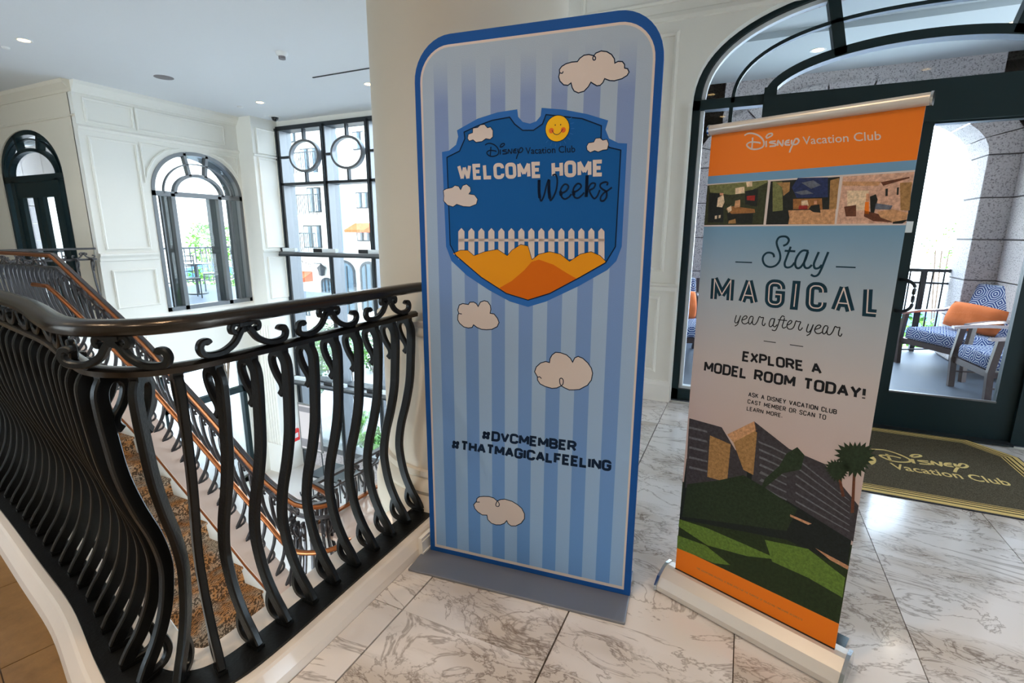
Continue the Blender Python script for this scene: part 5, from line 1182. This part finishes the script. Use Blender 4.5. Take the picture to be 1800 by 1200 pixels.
def cafe_chair(label, loc, rz):
    t = empty('patio_chair', label, 'chair', None, loc, rz)
    MB().box(-.22, .22, -.22, .22, .43, .46).build('seat', 'frame_dark', t)
    for a in (-.2, .2):
        for b in (-.2, .2): MB().rod((a, b, 0), (a, b, .95 if b > 0 else .44), .014, 6).build('leg', 'frame_dark', t)
    for z_ in (.6, .72, .84, .95): MB().box(-.2, .2, .19, .21, z_-.012, z_+.012).build('back_slat', 'frame_dark', t)
cafe_chair('dark slatted patio chair outside the arched window, left one', (-11.6, 7.3, -.01), 1.2); cafe_chair('dark slatted patio chair outside the arched window, right one', (-12.6, 8.6, -.01), -.6)
cafe_table('small dark round table between the patio chairs outside', (-12.2, 7.9, -.01))
# pool or umbrella blue beyond the balcony
um = empty('market_umbrella', 'blue flat market umbrella beyond the balcony', 'umbrella', None, (-19.2, 13.0, -3.6))
MB().lathe([(0, 3.95), (1.4, 3.55), (1.42, 3.45)], n=8).build('canopy', 'umbrella_blue', um); MB().rod((0, 0, 0), (0, 0, 3.9), .03).build('pole', 'alu', um)
struct('ground', MB().box(-70, 40, 7.8, 80, -3.9, -3.65).box(-70, -9.3, -30, 7.8, -3.9, -3.65), 'ground_paving')

# facade across the courtyard
def facade(label, x0, x1, y, z0, z1, wins, awn=(), blues=(), slabs=(), arches=(), depth=3):
    t = empty('apartment_building', label, 'building', None, ((x0+x1)/2, y, z0)); o = Vector(((x0+x1)/2, y, z0))
    MB().box(x0-o.x, x1-o.x, 0, depth, 0, z1-z0).build('wall', 'facade', t)
    for a, b, c, d in wins:
        w_ = MB().box(a-o.x, b-o.x, -.05, .02, c-z0, d-z0).build('window_frame', 'facade_frame', t); n = 2
        for k_ in range(n):
            u0 = a+(b-a)*k_/n+.06; u1 = a+(b-a)*(k_+1)/n-.06; MB().box(u0-o.x, u1-o.x, -.07, -.045, c+.06-z0, d-.06-z0).build('pane', 'facade_glass', w_)
            MB().box(u0-o.x, u0+(u1-u0)*.6-o.x, -.075, -.068, c+.06-z0, d-.06-z0).build('curtain', 'curtain', w_)
    for a, b, c, d in blues: MB().box(a-o.x, b-o.x, -.25, .02, c-z0, d-z0).build('blue_panel', 'facade_blue', t)
    for a, b, c, d in slabs:
        s__ = MB().box(a-o.x, b-o.x, -1.1, 0, c-z0, d-z0).build('balcony', 'facade', t); MB().box(a-o.x, b-o.x, -1.08, -1.05, d+.95-z0, d+1.0-z0).build('balcony_rail', 'facade_frame', s__)
        nb = MB(); q = a
        while q < b: nb.box(q-o.x-.012, q-o.x+.012, -1.075, -1.055, d-z0, d+.95-z0); q += .13
        nb.build('balcony_bars', 'facade_frame', s__)
    for a, b, c, d in awn: MB().prism([(a-o.x, 0, d-z0), (a-o.x, -.8, c-z0), (a-o.x, -.8, c-.12-z0), (a-o.x, 0, c-.12-z0)], (b-a, 0, 0)).build('awning', 'awning_orange', t)
    for a, b, c, d in arches:
        cx = (a+b)/2; pts = [(a, c)]+arcp(cx, d, -(b-a)/2, (b-a)/2*.8, 0, PI, 14)+[(b, c)]
        f_ = MB().prism([(p-o.x, -.08, q-z0) for p, q in pts], (0, .1, 0)).build('arched_window', 'facade_glass', t)
        MB().sweep([(p-o.x, -.1, q-z0) for p, q in pts], [(0, -.06), (.05, -.06), (.05, .06), (0, .06)], side=(0, 1, 0)).build('arch_frame', 'facade_frame', f_)
        for k_ in (.33, .66): MB().box(a+(b-a)*k_-.03-o.x, a+(b-a)*k_+.03-o.x, -.12, -.08, c-z0, d+.3-z0).build('glazing_bar', 'facade_frame', f_)
    return t
FYY = 20.0
def fr_(u0, v0, u1, v1):
    a = PY(u0, v0, FYY); b = PY(u1, v1, FYY); return (min(a.x, b.x), max(a.x, b.x), min(a.z, b.z), max(a.z, b.z))
b1 = facade('white courtyard building with balconies seen through the tall window', -33.8, -8, FYY, -3.65, 16,
       [fr_(527, 262, 560, 308), fr_(540, 330, 566, 373), fr_(534, 396, 567, 436), fr_(534, 520, 546, 555), fr_(626, 338, 648, 366), fr_(628, 405, 652, 424), fr_(560, 170, 590, 230), fr_(620, 232, 650, 262), fr_(500, 190, 520, 250)],
       [fr_(624, 392, 660, 404), fr_(524, 476, 550, 490)], [fr_(588, 236, 604, 440), fr_(512, 330, 524, 440)],
       [fr_(505, 380, 590, 386), fr_(505, 312, 588, 318), fr_(520, 442, 584, 446)], [fr_(594, 550, 624, 478)[:2]+(fr_(594, 550, 624, 478)[2], fr_(594, 550, 624, 478)[3]), fr_(640, 545, 664, 476), fr_(572, 560, 586, 500)])
# sign letters and lantern on that facade
sg = empty('facade_sign', 'dark sign letters on the white facade above the orange awning', 'sign', None, (0, FYY-.12, 0))
pf = lambda u, v: (PY(u, v, FYY-.12).x, PY(u, v, FYY-.12).z)
caps(sg, 'facade_frame', 'TTO', pf, (529, 457.5), (529, 463), (546.5, 464), (546.5, 470), .2, 0, .5)
sg.location = (0, FYY-.12, 0)
la = empty('wall_lantern', 'black wall lantern on the white facade beside the sign letters', 'lantern', None, PY(565, 474, FYY-.2)); MB().lathe([(0, .32), (.22, .12), (.26, .12), (.18, -.02), (.14, -.3), (0, -.34)], n=8).build('body', 'facade_frame', la); MB().box(-.5, .0, -.03, .03, .3, .34).build('arm', 'facade_frame', la)
# building to the left (seen through the arched window)
t2 = empty('courtyard_wing', 'white wing with an orange awning seen through the arched window', 'building', None, (-34, 24, -3.65))
MB().box(-3, 0, -14, 20, 0, 18).build('wall', 'facade', t2)
def fx(u0, v0, u1, v1, X_=-34):
    a = PX(u0, v0, X_); b = PX(u1, v1, X_); return (min(a.y, b.y)-24, max(a.y, b.y)-24, min(a.z, b.z)+3.65, max(a.z, b.z)+3.65)
for r in (fx(348, 400, 386, 428), fx(318, 300, 330, 330), fx(395, 400, 412, 424)): q = MB().box(0, .06, *r).build('window', 'facade_glass', t2)
a_ = fx(370, 384, 414, 398); MB().prism([(0, a_[0], a_[3]), (.9, a_[0], a_[2]), (.9, a_[0], a_[2]-.15), (0, a_[0], a_[2]-.15)], (0, a_[1]-a_[0], 0)).build('awning', 'awning_orange', t2)
# shrubs
def shrub(label, loc, r, h, n=700, m='leaf', name='shrub', group=None, seed=0):
    rnd = random.Random(seed+int(loc[0]*10)); t = empty(name, label, 'shrub', group, loc); mb = MB(); vr = min(.55*h, 1.2*r)
    for i in range(n):
        a = rnd.uniform(0, 2*PI); ph = math.acos(rnd.uniform(-1, 1)); rr = rnd.uniform(.65, 1.0)
        p = Vector((r*rr*math.sin(ph)*math.cos(a), r*rr*math.sin(ph)*math.sin(a), (h-vr)+vr*rr*math.cos(ph)))
        d = Vector((rnd.uniform(-1, 1), rnd.uniform(-1, 1), rnd.uniform(-.3, 1))).normalized(); e = d.cross(Vector((rnd.uniform(-1, 1), rnd.uniform(-1, 1), .3))).normalized(); L_ = r*.20
        mb.add([p, p+d*L_*.5+e*L_*.22, p+d*L_, p+d*L_*.5-e*L_*.22], [(0, 1, 2, 3)])
    mb.build('foliage', m, t)['kind'] = 'stuff'; st2 = MB()
    for i in range(5): a = i*1.3; st2.rod((0, 0, 0), (r*.5*math.cos(a), r*.5*math.sin(a), h-vr), r*.03, 5)
    st2.build('stem', 'bark', t); return t
def grassy(label, loc, r, h, seed=1):
    rnd = random.Random(seed); t = empty('grass_clump', label, 'plant', None, loc); mb = MB()
    for i in range(260):
        a = rnd.uniform(0, 2*PI); rr = rnd.uniform(.4, 1); L_ = h*rnd.uniform(.7, 1.1); p0 = Vector((.25*r*rnd.uniform(-1, 1), .25*r*rnd.uniform(-1, 1), 0)); p1 = p0+Vector((math.cos(a)*r*rr*.5, math.sin(a)*r*rr*.5, L_*.8)); p2 = p0+Vector((math.cos(a)*r*rr, math.sin(a)*r*rr, L_*.65)); e = Vector((-math.sin(a), math.cos(a), 0))*.018
        mb.add([p0-e, p0+e, p1+e, p1-e, p2], [(0, 1, 2, 3), (3, 2, 4)])
    mb.build('blades', 'leaf', t)['kind'] = 'stuff'; return t
gsh = None
shp = [((552, 610), 10.2, .52, 1.1, 'leaf'), ((572, 588), 13.4, .65, 1.3, 'leaf_dark'), ((618, 604), 11.0, .5, 1.1, 'leaf'), ((652, 588), 14.2, .75, 1.3, 'leaf_dark'), ((534, 650), 8.9, .5, .8, 'leaf_dark')]
nmx = ['bright green shrub left of centre outside the tall window', 'dark green shrub behind the bright ones outside the tall window', 'bright green shrub in the middle of the courtyard bed', 'dark green shrub near the column edge outside the tall window', 'low dark shrub at the left end of the courtyard bed']
for ((u, v), y_, r, h, m_), lb in zip(shp, nmx):
    p = PY(u, v, y_); shrub(lb, (p.x, p.y, -3.65), r, max(h, p.z+3.65+.35*h), 900, m_)
for (u, v), y_, lb in (((658, 772), 8.5, 'bright green arching grass clump just outside the low window pane'), ((622, 790), 9.3, 'small green grass clump left of the arching one')):
    p = PY(u, v, y_); grassy(lb, (p.x, p.y, -3.65), .62, max(.7, p.z+3.65+.15), int(u))
shrub('rounded green bush beyond the balcony, through the arched window', (PX(375, 470, -15.6).x, PX(375, 470, -15.6).y, -3.65), 1.0, PX(375, 462, -15.6).z+3.65, 900, 'leaf', seed=4)
shrub('tall yellow green tree beside the orange awning, through the arched window', (-25, PX(372, 410, -25).y, -3.65), 1.1, PX(375, 385, -25).z+3.65, 900, 'leaf', name='small_tree', seed=9)
# beyond the stone arch on the right
for (u, v), y_, r, lb in (((1596, 548), 10.2, .75, 'leafy green bush behind the terrace railing'), ((1640, 600), 13.0, 1.1, 'light green low hedge beyond the terrace railing'), ((1678, 392), 26, .9, 'distant treetop in the bright sky beyond the stone arch')):
    p = PY(u, v, y_); shrub(lb, (p.x, p.y, -3.65), r, p.z+3.65, 900 if v > 450 else 110, 'leaf', seed=int(u))
pool = MB().box(-2, 12, 30, 42, -3.62, -3.58).build('swimming_pool', 'umbrella_blue'); tag(pool, 'blue pool water far beyond the terrace railing', 'pool')

# ------------------------------------------------------------------ things on the lower floor
es = empty('easel_sign', 'framed grey sign on a thin metal easel at the lower floor', 'sign', None, PY(545, 800, 6.3)); ps = PY(545, 752, 6.3); es.location = (ps.x, 6.3, -3.55); zc = ps.z+3.55; wv = (PY(564, 752, 6.3).x-PY(527, 752, 6.3).x)/2; hv = (PY(545, 712, 6.3).z-PY(545, 792, 6.3).z)/2
MB().box(-wv, wv, 0, .03, zc-hv, zc+hv).build('frame', 'sign_frame', es); MB().box(-wv+.03, wv-.03, -.004, 0, zc-hv+.03, zc+hv-.03).build('paper', 'sign_paper', es); MB().box(-wv+.03, wv-.03, -.007, -.004, zc+hv-.16, zc+hv-.06).build('header', 'sign_grey', es); MB().box(-wv+.03, wv-.03, -.007, -.004, zc-hv+.06, zc-hv+.22).build('footer', 'sign_grey', es)
for x_ in (-wv*.7, wv*.7): MB().tube(cat([(x_, .03, zc), (x_*1.3, .02, .4), (x_*1.7, 0, .06), (x_*2.1, 0, .03), (x_*2.2, 0, .10)], 4), .012, 6).build('leg', 'frame_dark', es)
al = empty('fire_alarm', 'red fire alarm box on the white pier at the lower floor', 'alarm', None, PX(517, 764, -8.5)); MB().box(0, .06, -.09, .09, -.13, .13).build('body', 'alarm_red', al); MB().box(.06, .07, -.05, .05, -.05, .05).build('lens', 'print_white', al)
tbl = empty('side_table', 'small dark table beside the lower window', 'table', None, (-6.9, 6.7, -3.55)); MB().box(-.4, .4, -.3, .3, .42, .46).build('table_top', 'frame_dark', tbl)
for a in (-.35, .35):
    for b in (-.25, .25): MB().rod((a, b, 0), (a, b, .42), .012, 6).build('leg', 'frame_dark', tbl)

# ------------------------------------------------------------------ ceiling fittings
def ceil_xy(u, v): return PG(u, v, 3.58)
n_dl = 0
def downlight(label, x, y, z=3.58, power=30, r=.055, spot=True, col=(1, .84, .68)):
    t = empty('downlight', label, 'light', 'recessed ceiling downlights', (x, y, z))
    MB().lathe([(r, -.001), (r+.022, -.004), (r+.024, -.001), (r+.024, .001)], n=24).build('trim_ring', 'trim_white', t, True)
    MB().lathe([(0, -.0015), (r, -.0015)], n=24).build('lens', 'lamp_glow', t)
    if power:
        ld = bpy.data.lights.new('lamp', 'SPOT'); ld.energy = power; ld.color = col; ld.spot_size = 2.3; ld.spot_blend = .8; ld.shadow_soft_size = .05
        lo_ = bpy.data.objects.new('lamp', ld); C.objects.link(lo_); lo_.parent = t; lo_.location = (0, 0, -.02)
    return t
for (u, v), lb in (((42, 71), 'lit downlight at the far left of the ceiling'), ((457, 180), 'lit downlight in front of the left wall'), ((648, 148), 'lit downlight right beside the round column')):
    p = ceil_xy(u, v); downlight(lb, p.x, p.y, power=45)
# downlights of the mezzanine behind and above the camera
LAB = iter('downlight above the camera, %s' % s for s in ('front left', 'front right', 'middle left', 'middle', 'middle right', 'rear left', 'rear', 'rear right'))
for x_, y_, pw, cc in ((-.7, .55, 80, (1, .72, .46)), (1.9, .7, 40, (1, .93, .86)), (-2.6, -.6, 85, (1, .78, .55)), (-.6, -1.1, 85, (1, .8, .6)), (1.4, -1.1, 60, (1, .84, .68)), (-5.0, -.4, 70, (1, .78, .55)), (3.2, .6, 45, (1, .93, .86)), (-7.4, .2, 70, (1, .8, .6))):
    downlight(next(LAB), x_, y_, power=pw, col=cc)
for p, lb in zip(tl, ('lit downlight in the terrace ceiling seen through the arch', 'lit downlight at the right of the terrace ceiling')): downlight(lb, p.x, p.y, 3.40, power=12)
def small_disc(name, label, cat_, u, v, r, m='trim_white', h=.02):
    p = ceil_xy(u, v); t = empty(name, label, cat_, None, (p.x, p.y, 3.58)); MB().lathe([(0, -h), (r*.7, -h), (r, -h*.3), (r, 0)], n=24).build('cover', m, t, True); return t
small_disc('ceiling_speaker', 'flat grey round speaker grille in the white ceiling', 'speaker', 288, 136, .12, 'sign_grey', .008)
sdt = small_disc('smoke_detector', 'small white smoke detector hanging from the ceiling', 'detector', 495, 92, .07, 'trim_white', .045); MB().rod((0, 0, -.075), (0, 0, -.045), .04, 12).build('sensor', 'sign_grey', sdt)
dm = small_disc('dome_camera', 'black dome camera in the ceiling near the tall window', 'camera', 483, 205, .11, 'trim_white', .015); MB().lathe([(.065, -.015), (.05, -.06), (.02, -.08), (0, -.083)], n=16).build('dome', 'dome_black', dm, True)
small_disc('sprinkler', 'small sprinkler plate at the far left ceiling edge', 'sprinkler', 10, 83, .04); small_disc('sprinkler', 'small sprinkler plate near the left wall downlight', 'sprinkler', 422, 187, .05)
pa, pbb = ceil_xy(550, 136), ceil_xy(656, 119); sl_ = MB().box(pa.x, pbb.x+.3, pa.y-.012, pa.y+.012, 3.572, 3.581).build('slot_diffuser', 'slot_black'); tag(sl_, 'thin black slot diffuser in the ceiling beside the column', 'vent')
